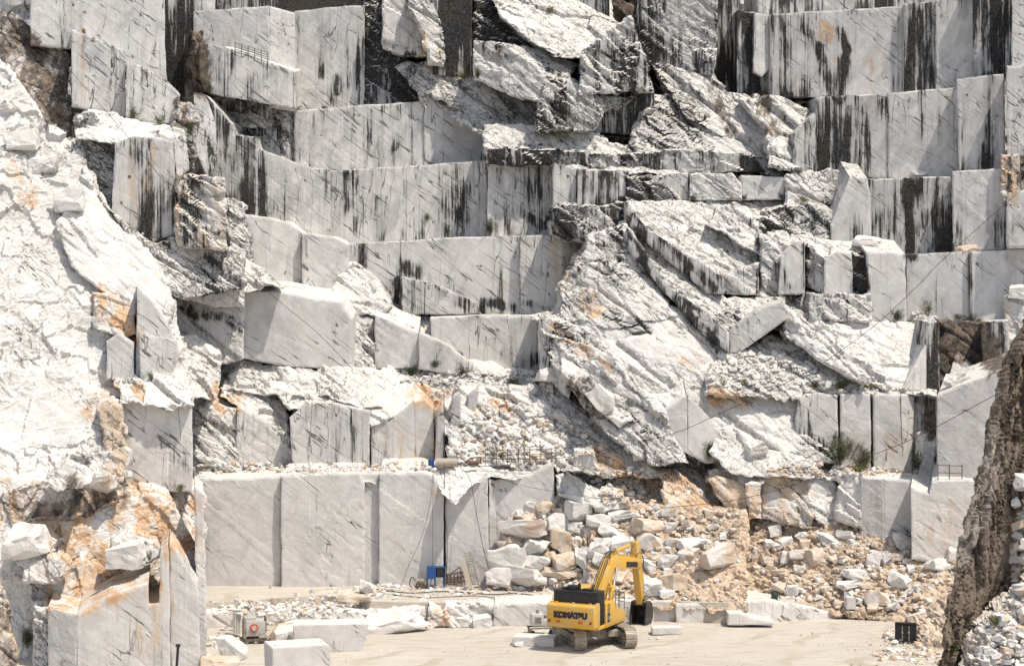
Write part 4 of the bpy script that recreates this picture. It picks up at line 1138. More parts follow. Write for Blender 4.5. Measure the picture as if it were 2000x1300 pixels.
    PB(S).rod((.0, -2.3, 3.98), (.0, -2.3, 4.1), .05, 10).build('beacon', ORNG, hood)
    def rail(pts, h=.45):
        rl = PB(S); rl.tube([(x, y, z+h) for x, y, z in pts], .022)
        for x, y, z in pts: rl.rod((x, y, z), (x, y, z+h), .02, 6)
        rl.build('handrail', CABLE, root)
    rail([(-.85, -2.8, 3.55), (-1.35, -2.8, 3.55), (-1.35, -1.9, 3.55)])
    # right-hand body with steps and rails
    sd = PB(S).prism([(-1.75, 1.3), (1.25, 1.3), (1.35, 1.5), (1.35, 1.95), (.6, 2.0), (.35, 2.3), (-.25, 2.35), (-.3, 2.8), (-1.75, 2.82)], .55, 1.5, .03)
    sd = sd.build('side_tank', YEL, root, True)
    v = PB(S)
    for k in range(5): v.box((1.505, -1.3, 2.66-k*.13), (.02, .42, .06), .003)
    v.box((1.505, -1.3, 1.86), (.02, .42, .5), .003); v.build('vent_panel', BLK, sd)
    v = PB(S)
    for k in range(3): v.box((1.518, -1.33+k*.1, 1.86), (.01, .05, .3-.07*k), 0)
    v.build('white_mark', GREYP, sd)
    PB(S).prism([(-1.75, 1.4), (1.9, 1.4), (1.95, 1.6), (1.9, 2.0), (-1.75, 2.85)], -1.5, -.55, .03).build('left_body', YEL, root, True)
    cb = PB(S).prism([(-.2, 1.6), (1.9, 1.6), (1.95, 2.3), (1.6, 3.35), (-.2, 3.35)], -1.5, -.55, .05).build('cab', YEL, root, True)
    PB(S).prism([(-.05, 2.2), (1.8, 2.2), (1.5, 3.2), (-.05, 3.2)], -1.52, -.53, .01).build('cab_glass', GLASS, cb, True)
    def rails(pts, h): 
        rl = PB(S); rl.tube([(x, y, z+h) for x, y, z in pts], .022); rl.tube([(x, y, z+h*.5) for x, y, z in pts], .016)
        for x, y, z in pts: rl.rod((x, y, z), (x, y, z+h), .02, 6)
        rl.build('handrail', CABLE, root)
    rails([(1.45, -.1, 2.35), (1.45, .35, 2.3)], 1.0); rails([(1.45, .55, 2.0), (1.45, 1.3, 1.95), (.7, 1.3, 1.95)], 1.1)
    PB(S).tube([(1.5, 1.4, 2.1), (1.5, 1.75, 2.05), (1.5, 1.8, 1.2)], .02).build('step_rail', CABLE, root)
    PB(S).rod((1.3, -.6, 2.8), (1.3, -.6, 3.55), .1, 16).box((1.3, -.6, 3.6), (.34, .34, .12), .03).rod((1.3, -.6, 3.66), (1.3, -.6, 3.85), .1, 14).build('air_cleaner', YEL, root, True)
    # boom, arm, bucket
    bp = [(-.1, 1.75), (.35, 1.65), (1.2, 2.6), (2.25, 3.85), (2.9, 4.15), (6.55, 3.72), (6.95, 3.8), (7.0, 4.1), (6.6, 4.4), (3.0, 5.05), (2.2, 4.98), (1.3, 4.2), (.3, 2.9)]
    boom = PB(S).prism(bp, -.32, .32, .035)
    for k in range(7): boom.box((0, 3.3+k*.5, 5.04-k*.082), (.16, .14, .07), .01)
    boom.box((0, 2.3, 4.98), (.5, .3, .2), .03).rod((-.42, 2.6, 4.3), (.42, 2.6, 4.3), .15, 16)
    boom = boom.build('boom', YEL, root, True)
    text_obj('lettering', 'KOMATSU', .40, NAVY, S @ Matrix.Translation((.335, 5.35, 4.13)) @ Matrix.Rotation(R(90), 4, 'Z') @ Matrix.Rotation(R(90), 4, 'X') @ Matrix.Rotation(R(-8), 4, 'Z'), boom, bold=.04)
    for sx in (-1, 1):
        PB(S).rod((sx*.5, .9, 1.9), (sx*.5, 1.9, 3.3), .14, 16).build('lift_cylinder', YEL, root, True)
        PB(S).rod((sx*.5, 1.9, 3.3), (sx*.44, 2.6, 4.3), .075, 12).build('lift_rod', STEEL, root, True)
    PB(S).rod((0, 3.3, 5.2), (0, 5.6, 5.28), .13, 16).box((0, 3.3, 5.05), (.3, .35, .4), .03).build('arm_cylinder', YEL, root, True)
    PB(S).rod((0, 5.5, 5.28), (0, 6.55, 5.3), .07, 12).build('arm_rod', STEEL, root, True)
    arm = PB(S).prism([(6.45, 5.42), (6.75, 5.45), (7.02, 5.2), (7.28, 4.2), (7.72, 1.55), (7.6, 1.25), (7.35, 1.3), (6.95, 2.8), (6.6, 4.0), (6.45, 4.6)], -.22, .22, .03)
    arm.rod((-.33, 6.8, 4.05), (.33, 6.8, 4.05), .17, 18)
    arm.build('arm', YEL, root, True)
    PB(S).rod((0, 7.3, 4.5), (0, 7.95, 2.6), .12, 14).box((0, 7.25, 4.5), (.24, .3, .24), .03).build('bucket_cylinder', YEL, root, True)
    PB(S).rod((0, 7.95, 2.6), (0, 8.1, 1.75), .065, 12).build('bucket_rod', STEEL, root, True)
    PB(S).rod((-.34, 8.08, 1.72), (.34, 8.08, 1.72), .09, 12).box((-.3, 7.85, 1.62), (.07, .6, .2), .02).box((.3, 7.85, 1.62), (.07, .6, .2), .02).rod((-.38, 7.6, 1.4), (.38, 7.6, 1.4), .11, 14).build('linkage', DST, root, True)
    # bucket: curled shell opening towards the machine
    sh = [(7.35, 1.45), (7.85, 1.5), (8.2, 1.3), (8.42, .85), (8.35, .35), (8.0, 0.0), (7.55, -.12), (7.15, -.05)]
    bk = PB(S)
    inn = [(7.42, 1.22), (7.8, 1.35), (8.08, 1.2), (8.28, .82), (8.22, .42), (7.93, .12), (7.53, .0), (7.17, .03)]
    bk.prism(sh+inn[::-1], -.56, .56, .0)
    side = [(7.35, 1.35), (7.85, 1.5), (8.2, 1.3), (8.42, .85), (8.35, .35), (8.0, 0.0), (7.55, -.12), (7.15, -.05), (7.0, .3), (7.12, .9)]
    for sx in (-1, 1): bk.prism(side, sx*.54-.03, sx*.54+.03, .01)
    bk.box((-.2, 7.6, 1.45), (.06, .5, .4), .02).box((.2, 7.6, 1.45), (.06, .5, .4), .02)
    bk = bk.build('bucket', simple('dark_bucket_steel', (.055, .05, .045), .6, .3, dirt=.4, dcol=(.3, .27, .23)), root)
    for k in range(5): PB(S).box((-.46+k*.23, 7.02, -.03), (.12, .3, .08), .02, taper=(1, .6)).build('tooth', STEEL, bk)
    # hoses over the boom
    for i, (dx, dz) in enumerate(((-.22, .1), (-.08, .16), (.06, .12), (.2, .18))):
        PB(S).tube(curve_pts([(dx, -.2, 2.8), (dx, .1, 3.2+dz), (dx*1.1, 1.2, 4.25+dz), (dx, 2.1, 5.05+dz), (dx, 2.9, 5.12+dz)]), .028).build('hose', CABLE, boom)
    for sx in (-.34, .34):
        PB(S).tube(curve_pts([(sx, 6.0, 4.6), (sx*1.1, 6.6, 4.75), (sx*1.25, 7.05, 4.3), (sx*1.1, 7.15, 3.7)]), .026).build('hose', CABLE, boom)
        PB(S).tube(curve_pts([(sx, .9, 2.3), (sx*1.2, 1.0, 3.0), (sx, 1.5, 3.5)]), .026).build('hose', CABLE, boom)
    PB(S).tube(curve_pts([(.3, 1.75, 4.7), (.3, 1.9, 5.35), (.3, 2.6, 5.5), (.3, 3.0, 5.1)]), .022).build('hose', CABLE, boom)
    return root
excavator((5.05, 141.6, .02))

# ---------------------------------------------------------------- loose boulders
def rock_bm(seed, cuts=9, flat=1.0, sub=2, rough=.035):
    rn = random.Random(seed); bm = bmesh.new(); bmesh.ops.create_cube(bm, size=1.0)
    for k in range(cuts):
        n = Vector((rn.gauss(0, 1), rn.gauss(0, 1), rn.gauss(0, 1))).normalized(); d = rn.uniform(.33, .50)
        bmesh.ops.bisect_plane(bm, geom=bm.verts[:]+bm.edges[:]+bm.faces[:], plane_co=n*d, plane_no=n, clear_outer=True)
        be = [e for e in bm.edges if e.is_boundary]
        if be: bmesh.ops.edgeloop_fill(bm, edges=be)
    bmesh.ops.bevel(bm, geom=bm.edges[:], offset=.012, segments=1, affect='EDGES')
    bmesh.ops.triangulate(bm, faces=bm.faces[:])
    for _ in range(sub):
        es = [e for e in bm.edges if e.calc_length() > .14]
        bmesh.ops.subdivide_edges(bm, edges=es, cuts=1); bmesh.ops.triangulate(bm, faces=[f for f in bm.faces if len(f.verts) > 3])
    P = np.array([v.co[:] for v in bm.verts]); d = fbm(P*3.1+seed*7.3, seed, 3)*rough*2+facet(P*3.3+seed, seed)[0]*rough
    for v, q in zip(bm.verts, d): v.co += v.co.normalized()*q; v.co.z *= flat
    bmesh.ops.recalc_face_normals(bm, faces=bm.faces); return bm
def with_attr(me, st, kd):
    for nm, c in (('stain', st), ('kind', kd)):
        a = me.attributes.new(nm, 'FLOAT_COLOR', 'POINT'); a.data.foreach_set('color', list((*c, 1))*len(me.vertices))
TINT = {'w': ((-.12, .08, 0), (.4, -.05, .1)), 't': ((-.05, .25, 0), (.4, 0, .85)), 'u': ((-.1, .62, 0), (.3, 0, .5)), 'g': ((.1, 0, .1), (.4, 0, .2))}
ROCKS = {}
for tn in TINT:
    for i in range({'w': 7, 't': 4, 'u': 3, 'g': 3}[tn]):
        bm = rock_bm(ord(tn)*10+i, cuts=random.choice((7, 9, 11))); me = bpy.data.meshes.new('boulder'); bm.to_mesh(me); bm.free()
        me.materials.append(ROCK); with_attr(me, *TINT[tn]); ROCKS.setdefault(tn, []).append(me)
M = Mesh(); hits = []
hits.append(face(M, 'g', 154, -.1, .7, 5, '952,1160 962,1090 985,1030 1050,980 1110,955 1190,970 1190,1175', st=0, ru=.35, tan=.7, anchor=(1050, 1150), amp=.6))
hits.append(face(M, 'g', 150.3, -.2, 1.2, 7, '1150,1185 1150,985 1300,985 1460,1000 1460,1195 1300,1190', st=0, ru=.55, tan=1.1, anchor=(1250, 1172), amp=.35))
hits.append(face(M, 'g', 149.5, -.3, 1.3, 9, '1430,1195 1430,990 1640,1005 1780,1040 1900,1080 1910,1220 1840,1240 1720,1212 1500,1186', st=0, ru=.55, tan=1.1, anchor=(1720, 1212), amp=.35))
o = M.build('rubble_heap'); tag(o, 'sandy tan ground of the rubble heap under the broken boulders', 'ground', kind='structure')
def heap(px, py): return hits[0 if px < 1170 else 1 if px < 1445 else 2](px, py)
# label, px, py, width, height (photo pixels), tint
BIG = [('large smooth white boulder low at the left end of the heap', 993, 1088, 64, 52, 'w'), ('rounded pale boulder beside the large smooth one', 1043, 1068, 54, 36, 'w'),
 ('grey faced boulder under the rounded pale one', 1048, 1097, 46, 34, 'w'), ('orange topped slab boulder lying across the left end of the heap', 1026, 1034, 84, 34, 'u'),
 ('upright squared block standing among white boulders', 1096, 1056, 34, 38, 't'), ('square pale block at the foot of the heap beside the white wall', 973, 1126, 48, 36, 'w'),
 ('long pale block at the foot of the heap, second from the wall', 1029, 1128, 68, 36, 'w'), ('grey fronted boulder in the second row above the engine cover', 1106, 1100, 44, 34, 't'),
 ('pointed white boulder just left of the boom', 1144, 1090, 40, 46, 'w'), ('squat pale boulder touching the boom in the picture', 1182, 1096, 42, 30, 'w'),
 ('thin flat boulder above the bottom row of the heap', 1090, 1118, 60, 20, 't'), ('small rounded boulder above the engine cover', 1160, 1118, 30, 30, 'w'),
 ('folded white boulder near the top left of the heap', 1082, 1022, 50, 40, 'w'), ('bulky white boulder at the top of the heap under the curved slab', 1131, 1000, 46, 40, 'w'),
 ('wedge shaped boulder right of the bulky white one', 1172, 1016, 42, 24, 'w'), ('long flat white boulder at the upper rim of the heap', 1215, 1006, 56, 22, 'w'),
 ('flat topped white boulder above the boom', 1192, 1040, 42, 24, 'w'), ('broad pale boulder left of the raised boom tip', 1178, 1068, 48, 32, 'w'),
 ('blocky white boulder directly above the boom bend', 1213, 1062, 36, 34, 'w'), ('wide cream boulder above a rusty one', 1270, 1030, 56, 28, 't'),
 ('rusty cream boulder right of the boom tip', 1270, 1055, 48, 28, 'u'), ('big orange stained boulder right of the excavator arm', 1395, 1090, 64, 40, 'u'),
 ('small tan boulder next to the big orange stained one', 1343, 1083, 30, 26, 'u'), ('flat white boulder above the orange stained one', 1354, 1059, 52, 20, 'w'),
 ('tan squared boulder in the middle of the heap', 1452, 1050, 32, 26, 't'), ('upright pale stone near the top middle of the heap', 1512, 1032, 24, 24, 'w'),
 ('grey slab lying below the tan corner blocks', 1618, 1053, 40, 18, 'g'), ('white slab beside the grey slab', 1652, 1046, 32, 18, 'w'),
 ('white oval boulder below the square corner block', 1706, 1090, 24, 28, 'w'), ('white flake boulder right of the oval one', 1728, 1088, 24, 26, 'w'),
 ('long rusty slab in the middle right of the heap', 1560, 1084, 42, 20, 'u'), ('tan leaning boulder beside the rusty slab', 1594, 1088, 30, 32, 't'),
 ('blue grey boulder in the shadow between the two corner blocks', 1762, 1056, 38, 26, 'g'), ('white boulder with a flat top at the foot of the right corner block', 1828, 1103, 42, 28, 'w'),
 ('orange boulder tucked beside the leaning spire', 1858, 1078, 28, 28, 'u'), ('long white slab lying on the lower right rubble', 1672, 1119, 48, 18, 'w'),
 ('second white slab just under the long one', 1655, 1143, 50, 20, 'w'), ('tall white flake standing in the lower right rubble', 1755, 1134, 38, 34, 'w'),
 ('reddish crumbling boulder in the lower right rubble', 1712, 1165, 44, 26, 'u'), ('brown flat stone near the black bucket', 1788, 1205, 28, 16, 'u'),
 ('pale squared block on a tan patch behind the arm', 1315, 1135, 40, 30, 't'), ('pointed grey rock at the top of the heap', 1215, 985, 30, 24, 't')]
taken = []
def put_rock(name, me, p, w, h, lab, cat, grp, rz=None, seed=0):
    rn = random.Random(seed); o = bpy.data.objects.new(name, me); COL.objects.link(o)
    o.location = p; o.scale = (w*1.12, rn.uniform(.8, 1.1)*(w+h)/2, h*1.12); o.rotation_euler = (rn.uniform(-.2, .2), rn.uniform(-.25, .25), rz if rz is not None else rn.uniform(-.6, .6))
    tag(o, lab, cat, grp); return o
for i, (lab, x, y, w, h, t) in enumerate(BIG):
    p = Vector(heap(x, y)); D = p.y; sc = D/F; p.y -= h*sc*.25
    put_rock('boulder', ROCKS[t][i % len(ROCKS[t])], p, w*sc, h*sc, lab, 'boulder', 'broken marble boulders in the rubble heap', seed=i+1)
    taken.append((x, y, w, h))
rn = random.Random(5); cnt = 0; outline = parse('965,1145 975,1060 1000,1000 1060,965 1120,985 1220,975 1300,995 1480,1005 1640,1015 1700,1060 1850,1100 1900,1150 1900,1215 1830,1222 1740,1195 1600,1180 1500,1168 1330,1160 1200,1165 1050,1145')
def inpoly(x, y, P):
    c = False
    for (a, b), (d, e) in zip(P, P[1:]+P[:1]):
        if (b > y) != (e > y) and x < (d-a)*(y-b)/(e-b)+a: c = not c
    return c
tries = 0
SAND = [(1410, 1138, 105, 30), (1115, 972, 60, 20), (1560, 1030, 60, 14), (1600, 1120, 34, 12), (1830, 1160, 40, 14)]
while cnt < 235 and tries < 20000:
    tries += 1; x = rn.uniform(960, 1900); y = rn.uniform(965, 1222)
    if not inpoly(x, y, outline): continue
    big = 1.0 if x < 1350 else .72
    w = rn.choice((12, 15, 18, 22, 27, 33))*big; h = w*rn.uniform(.55, .95)
    if any(((x-a)/c)**2+((y-b)/d)**2 < 1 for a, b, c, d in SAND) and w > 9: continue
    if any(abs(x-a) < (w+c)*.40 and abs(y-b) < (h+d)*.38 for a, b, c, d in taken): continue
    taken.append((x, y, w, h)); p = Vector(heap(x, y)); sc = p.y/F
    t = rn.choice('wwwttttu' if x > 1300 else 'wwwwwtt'); p.y -= h*sc*.2
    nm = {'w': 'white', 't': 'cream', 'u': 'rusty'}[t]; big_ = w > 20
    put_rock('boulder', rn.choice(ROCKS[t]), p, w*sc, h*sc, '%s %s broken rock in the rubble heap behind the excavator' % ('medium' if big_ else 'small', nm), 'boulder', 'broken marble boulders in the rubble heap', seed=cnt+100, rz=rn.uniform(0, 6.3)); cnt += 1
# ---- gravel: countless chips, one object per place
CHIP = []
for i in range(8):
    bm = rock_bm(500+i, cuts=6, sub=0, rough=0); bmesh.ops.triangulate(bm, faces=bm.faces[:]); CHIP.append((np.array([v.co[:] for v in bm.verts]), np.array([[v.index for v in f.verts] for f in bm.faces]))); bm.free()
SANDY = [(a, b, c, d) for a, b, c, d in SAND]
def gravel(name, label, spots, seed=1):
    """spots: (position function, px polygon, count, min size, max size, tint)"""
    rn = random.Random(seed); M = Mesh()
    for fn, poly, n, s0, s1, tint in spots:
        P = parse(poly); xs = [p[0] for p in P]; ys = [p[1] for p in P]; k = 0
        while k < n:
            x, y = rn.uniform(min(xs), max(xs)), rn.uniform(min(ys), max(ys))
            if not inpoly(x, y, P): continue
            k += 1
            if any(((x-a)/c)**2+((y-b)/d)**2 < 1 for a, b, c, d in SAND) and rn.random() < .85: continue
            p = np.array(fn(x, y)); V, Q = rn.choice(CHIP); s = s0+(s1-s0)*rn.random()**2.5
            m = np.array((Matrix.Rotation(rn.uniform(0, 6.3), 3, 'Z') @ Matrix.Rotation(rn.uniform(-.6, .6), 3, 'X')))*np.array([s*rn.uniform(.8, 1.5), s, s*rn.uniform(.5, .9)])
            t = TINT[rn.choice(tint)]; W = V @ m.T+p+np.array([0, -s*.2, s*.15])
            M.add(W, Q, np.tile(np.array(t[0], float), (len(V), 1)), np.tile(np.array(t[1], float), (len(V), 1)))
    o = M.build(name); tag(o, label, 'rubble', kind='stuff'); return o
lvl = lambda z: (lambda x, y: on_ground(x, y, z))
pl = lambda D: (lambda x, y: at(x, y, D))
gravel('rubble', 'small broken chips scattered over the rubble heap', [(heap, '960,1150 975,1050 1060,965 1300,985 1640,1010 1880,1090 1900,1225 1740,1200 1500,1175 1200,1170', 2600, .05, .4, 'wttttuu')], 2)
gravel('floor_rubble', 'small white chips lying along the foot of the lowest wall', [
    (lvl(UPZ), '400,1175 560,1168 700,1135 860,1140 960,1145 960,1160 720,1175 620,1205 420,1200', 620, .05, .42, 'wwwt'),
    (lvl(UPZ), '1000,1140 1240,1160 1240,1175 1000,1160', 90, .06, .3, 'wt'),
    (lvl(0), '1700,1290 1730,1230 1830,1215 1860,1300', 320, .08, .45, 'ttwu'), (lvl(0), '640,1275 1050,1240 1300,1245 1700,1225 1720,1300 640,1300', 160, .04, .16, 'wtg'), (lvl(0), '385,1240 470,1250 430,1300 385,1300', 60, .1, .5, 'w')], 3)
# ---------------------------------------------------------------- finding the surface seen at a pixel of the photo
bpy.context.view_layer.update(); DG = bpy.context.evaluated_depsgraph_get()
def surf(px, py, fallback=150):
    d = Vector(((px-1000)/F, 1, (HY-py)/F)).normalized()
    ok, p, n, *_ = SC.ray_cast(DG, Vector((0, 0, H)), d, distance=400)
    return p if ok else at(px, py, fallback)
gravel('ledge_rubble', 'loose white chips lying on the narrow quarry ledges', [
    (surf, '380,925 380,905 560,905 850,905 850,918 600,922', 260, .08, .45, 'wwt'),
    (surf, '780,745 790,722 900,728 1080,732 1090,745 900,752', 260, .1, .5, 'wwg'),
    (surf, '1380,755 1420,690 1480,685 1600,730 1700,752 1820,762 1600,766', 520, .08, .42, 'wwwg'),
    (surf, '1480,915 1640,905 1780,918 1780,930 1560,928', 200, .08, .4, 'wtt'),
    (surf, '880,905 900,830 960,780 1100,820 1220,890 1080,902', 420, .1, .45, 'wwtu'),
    (surf, '1180,985 1150,930 1250,910 1290,980', 200, .1, .5, 'ttwu'),
    (surf, '1770,625 1790,610 1830,618 1830,628', 50, .1, .5, 'w')], 4)
gravel('near_rubble', 'tan and white stones on the slope in the near right corner', [
    (surf, '1900,1300 1925,1235 1960,1195 2010,1165 2010,1300', 380, .06, .5, 'twug'), (surf, '1968,1170 1976,1010 1990,950 2010,940 2010,1170', 70, .1, .9, 'wwtug')], 6)
bpy.context.view_layer.update(); DG = bpy.context.evaluated_depsgraph_get()
# ---- sawn blocks lying free on the floor
def stone_box(name, label, loc, w, d, h, rz, tint='w', cat='stone block', grp=None, seed=1, taper=0.0):
    rn = random.Random(seed); bm = bmesh.new(); bmesh.ops.create_cube(bm, size=1)
    for v in bm.verts:
        if v.co.z > 0 and v.co.x > 0: v.co.x += taper/w
        v.co += Vector((rn.uniform(-.02, .02), rn.uniform(-.02, .02), rn.uniform(-.01, .01))); v.co.x *= w; v.co.y *= d; v.co.z = (v.co.z+.5)*h
    bmesh.ops.bevel(bm, geom=bm.edges[:], offset=.035, segments=2, affect='EDGES')
    bmesh.ops.triangulate(bm, faces=bm.faces[:])
    for _ in range(3): bmesh.ops.subdivide_edges(bm, edges=[e for e in bm.edges if e.calc_length() > .3], cuts=1); bmesh.ops.triangulate(bm, faces=bm.faces[:])
    P = np.array([v.co[:] for v in bm.verts]); f = fbm(P*1.5+seed, seed, 4)*.05
    for v, q in zip(bm.verts, f): v.co += Vector((v.co.x/w, v.co.y/d, 0))*q
    me = bpy.data.meshes.new(name); bm.to_mesh(me); bm.free(); me.materials.append(ROCK)
    st, kd = TINT[tint]; with_attr(me, (.0, .12, .1), (1, .1, max(kd[2], .25)))
    o = bpy.data.objects.new(name, me); COL.objects.link(o); o.location = loc; o.rotation_euler = (0, 0, R(rz)); tag(o, label, cat, grp); return o
G = 'sawn blocks lying on the quarry floor'
stone_box('stone_block', 'squared pale sawn block cut off by the bottom edge of the picture', at(580, 1300, 130.2)*1 - Vector((0, 0, .95)), 3.2, 2.4, 2.25, 17, grp=G)
stone_box('stone_block', 'long pale block carrying a rusty ladder on its side', on_ground(640, 1266), 4.1, 2.2, 1.62, 6, grp=G, seed=2, taper=.35)
stone_box('stone_block', 'flat low sawn slab left of the excavator tracks', on_ground(1046, 1258), 2.6, 1.5, .55, -12, grp=G, seed=3)
stone_box('stone_block', 'low sawn slab on the floor right of the excavator bucket', on_ground(1302, 1236), 1.9, 1.0, .42, 3, grp=G, seed=4)
stone_box('stone_block', 'small grey upright block at the edge of the lower right rubble', surf(1659, 1184)-Vector((0, .3, .1)), .62, .6, .8, 6, 'g', grp=G, seed=5)
def lone(label, x, y, w, h, t, z=0.0, k=0, rz=0, grp='loose boulders on the quarry floor'):
    p = on_ground(x, y, z); s = p.y/F; p.z = z+h*s*.42
    o = put_rock('boulder', ROCKS[t][k % len(ROCKS[t])], p, w*s, h*s, label, 'boulder', grp, rz=rz, seed=k+900); o.rotation_euler = (0, R(k % 3*4-4), rz); return o
lone('tan boulder with a curved broken face behind the front sawn block', 556, 1256, 56, 40, 'u', k=1, rz=.6)
lone('upright grey flake of marble left of the front sawn block', 452, 1290, 50, 48, 'g', k=2)
lone('small grey stone leaning on the upright flake', 470, 1290, 26, 24, 'g', k=1, rz=.8)
lone('long white boulder with a dark underside on the floor', 778, 1232, 112, 36, 'w', k=3)
lone('white wedge stone in front of the low rim of blocks', 944, 1224, 36, 28, 'w', k=4)
lone('tan topped block at the bottom edge left of the front sawn block', 425, 1318, 70, 40, 't', k=2)
lone('tiny white stone in front of the low sawn slab', 1012, 1262, 18, 10, 'w', k=5)
lone('white boulder at the foot of the lowest wall below its broken corner', 716, 1158, 24, 26, 'w', UPZ, 2)
lone('pale broken slab on the raised floor left of the long boulder', 690, 1176, 60, 18, 't', UPZ, 1)
# boulders resting on the ledges
for i, (lab, x, y, w, h, t) in enumerate([
    ('pale squared boulder on the ledge at the foot of the third bench', 1068, 733, 34, 24, 'w'), ('white boulder on the ledge beside the dark recess on the right', 1868, 748, 48, 30, 'w'),
    ('brown slab lying on top of the right sawn bench', 1892, 487, 42, 16, 't'), ('white wedge block lying above the small corner blocks', 1702, 478, 60, 24, 'w'),
    ('white boulder perched on the pale pillar at the right edge', 1990, 572, 34, 26, 'w'), ('small dark capped stone on the ledge of the second right wall', 1795, 340, 30, 10, 'g'),
    ('long white boulder slipping down the rock spur in the centre', 1180, 790, 36, 58, 'w'), ('flat white boulder on the ledge under the bushes', 1620, 908, 60, 14, 'w'),
    ('triangular white rock on the slope above the tan blocks', 1475, 880, 40, 36, 'w'), ('orange boulder wedged among the orange rocks at the left', 205, 950, 44, 30, 'u'),
    ('round grey boulder among the orange rocks at the far left', 60, 1065, 80, 60, 'w'), ('white angular boulder on the orange rocks', 255, 1085, 70, 50, 'w'),
    ('grey boulder in the upper left slope under the brown rock', 40, 285, 60, 40, 'w'), ('second grey boulder on the upper left slope', 85, 330, 50, 40, 'g'), ('pale boulder lower on the upper left slope', 140, 395, 50, 46, 'w'),
    ('small grey boulder near the top of the left slope', 12, 215, 34, 28, 'w')]):
    p = surf(x, y); s = p.y/F
    o = put_rock('boulder', ROCKS[t][i % len(ROCKS[t])], p+Vector((0, -.1, h*s*.12)), w*s, h*s, lab, 'boulder', 'single boulders resting on the quarry ledges', seed=i+700)
    if 'slipping' in lab: o.rotation_euler = (0, R(-38), 0)

# ---- machines and gear
def mk(name, label, cat, loc, rz=0, grp=None):
    r = empty(name, loc, R(rz)); tag(r, label, cat, grp); return r
t = mk('tool_cabinet', 'blue steel cabinet on thin legs against the lowest wall', 'cabinet', on_ground(851, 1146, UPZ)+Vector((0, -.3, .0)), 8)
c = PB().box((-.29, 0, 1.05), (.56, .6, .78), .01).box((.3, 0, 1.40), (.6, .6, .06), .01).box((.3, .28, 1.05), (.6, .04, .78), 0).box((.585, 0, 1.05), (.03, .6, .78), 0).build('housing', BLUE, t)
PB().box((.29, -.1, 1.1), (.5, .3, .5), .02).build('control_box', BLK, t)
for x in (-.55, -.03, .55):
    for y in (-.27, .27): PB().box((x, y, .33), (.05, .05, .68), 0).build('leg', BLUE, t)
t = mk('pump_unit', 'small dark pump standing left of the blue cabinet', 'pump', on_ground(822, 1148, UPZ))
PB().rod((-.25, 0, .45), (.2, 0, .45), .2, 16).box((.32, 0, .4), (.25, .3, .35), .03).build('motor', DST, t, True); PB().box((0, 0, .1), (.9, .4, .12), .02).box((-.3, 0, .2), (.1, .3, .2), 0).box((.2, 0, .2), (.1, .3, .2), 0).build('stand', RUSTY, t)
PB().tube(curve_pts([(-.35, 0, .5), (-.6, 0, .75), (-.75, -.1, .3), (-.5, -.3, .05), (0, -.5, .03)]), .035).build('hose', CABLE, t)
def ladder(label, p0, p1, w, side, rungs, mat, r=.035, grp=None):
    p0, p1 = Vector(p0), Vector(p1); t = mk('ladder', label, 'ladder', p0, grp=grp); a = Vector((0, 0, 0)); b = p1-p0; s = Vector(side)*w/2
    for k in (-1, 1): PB().rod(a+s*k, b+s*k, r, 8).build('rail', mat, t)
    for i in range(rungs):
        q = b*(i+.5)/rungs; PB().rod(q-s, q+s, r*.75, 6).build('rung', mat, t)
    return t
b0 = on_ground(931, 1147, UPZ); wl = at(913, 1076, 155.9)
ladder('dark steel ladder leaning on the lowest wall right of the blue cabinet', b0-Vector((0, .3, 0)), wl, .42, (1, 0, .1), 13, DST)
t = mk('plank', 'broad weathered plank leaning on the wall behind the dark ladder', 'plank', on_ground(919, 1153, UPZ))
PB().box((-.28, .55, 1.0), (.34, .06, 2.1), .01, rot=Matrix.Rotation(R(-16), 4, 'Y') @ Matrix.Rotation(R(-22), 4, 'X')).build('board', WOOD, t)
p = on_ground(629, 1262); ladder('thin rusty ladder leaning on the long pale block', p+Vector((.25, -1.25, 0)), p+Vector((-.15, -1.0, 1.62)), .5, (1, 0, 0), 5, RUSTY, .025)
t = mk('steel_rack', 'rusty steel lattice rack tipped over between cabinet and ladder', 'rack', on_ground(889, 1144, UPZ), 5)
q = PB(Matrix.Rotation(R(-8), 4, 'Y')); 
for y in (-.3, .3):
    for z in (.25, .55, .85): q.rod((-.75, y, z), (.75, y, z), .03, 6)
    for i in range(7): q.rod((-.75+i*.25, y, .25), (-.62+i*.22, y, .85), .022, 6)
for i in range(4): q.rod((-.7+i*.46, -.3, .55), (-.7+i*.46, .3, .55), .025, 6)
q.build('lattice', RUSTY, t); PB().rod((-.8, -.35, .0), (-.2, .1, .9), .03, 6).rod((.7, .2, 0), (.3, -.1, 1.3), .03, 6).rod((-.2, .1, .9), (.3, -.1, 1.3), .03, 6).build('strut', RUSTY, t)
# drill rig at the left
t = mk('drilling_machine', 'grey wheeled drilling machine with an orange ring on its side', 'machine', on_ground(496, 1254), 12)
PB().box((0, 0, .95), (1.35, 1.1, .95), .05).box((-.25, .1, 1.5), (.7, .8, .2), .04).box((.5, -.1, .5), (.5, .9, .3), .03).build('body', GREYP, t, True)
PB().rod((-.05, -.56, 1.0), (-.05, -.66, 1.0), .25, 28).build('drum', ORNG, t, True); PB().rod((-.05, -.66, 1.0), (-.05, -.70, 1.0), .16, 24).build('hub', GREYP, t, True)
PB().box((-.6, 0, .9), (.16, 1.15, 1.1), .02).build('rear_panel', DST, t); PB().box((.62, -.5, 1.0), (.08, .08, 1.5), .01).box((.72, -.2, .9), (.06, .06, 1.3), .01).rod((.35, -.5, 1.3), (.7, -.4, .3), .05, 8).build('mast', RUSTY, t)
PB().box((.1, -.2, .22), (1.9, .3, .18), .04).box((.1, .4, .22), (1.9, .3, .18), .04).box((.9, .1, .2), (.3, 1.0, .14), .03).build('skid', DST, t, True)
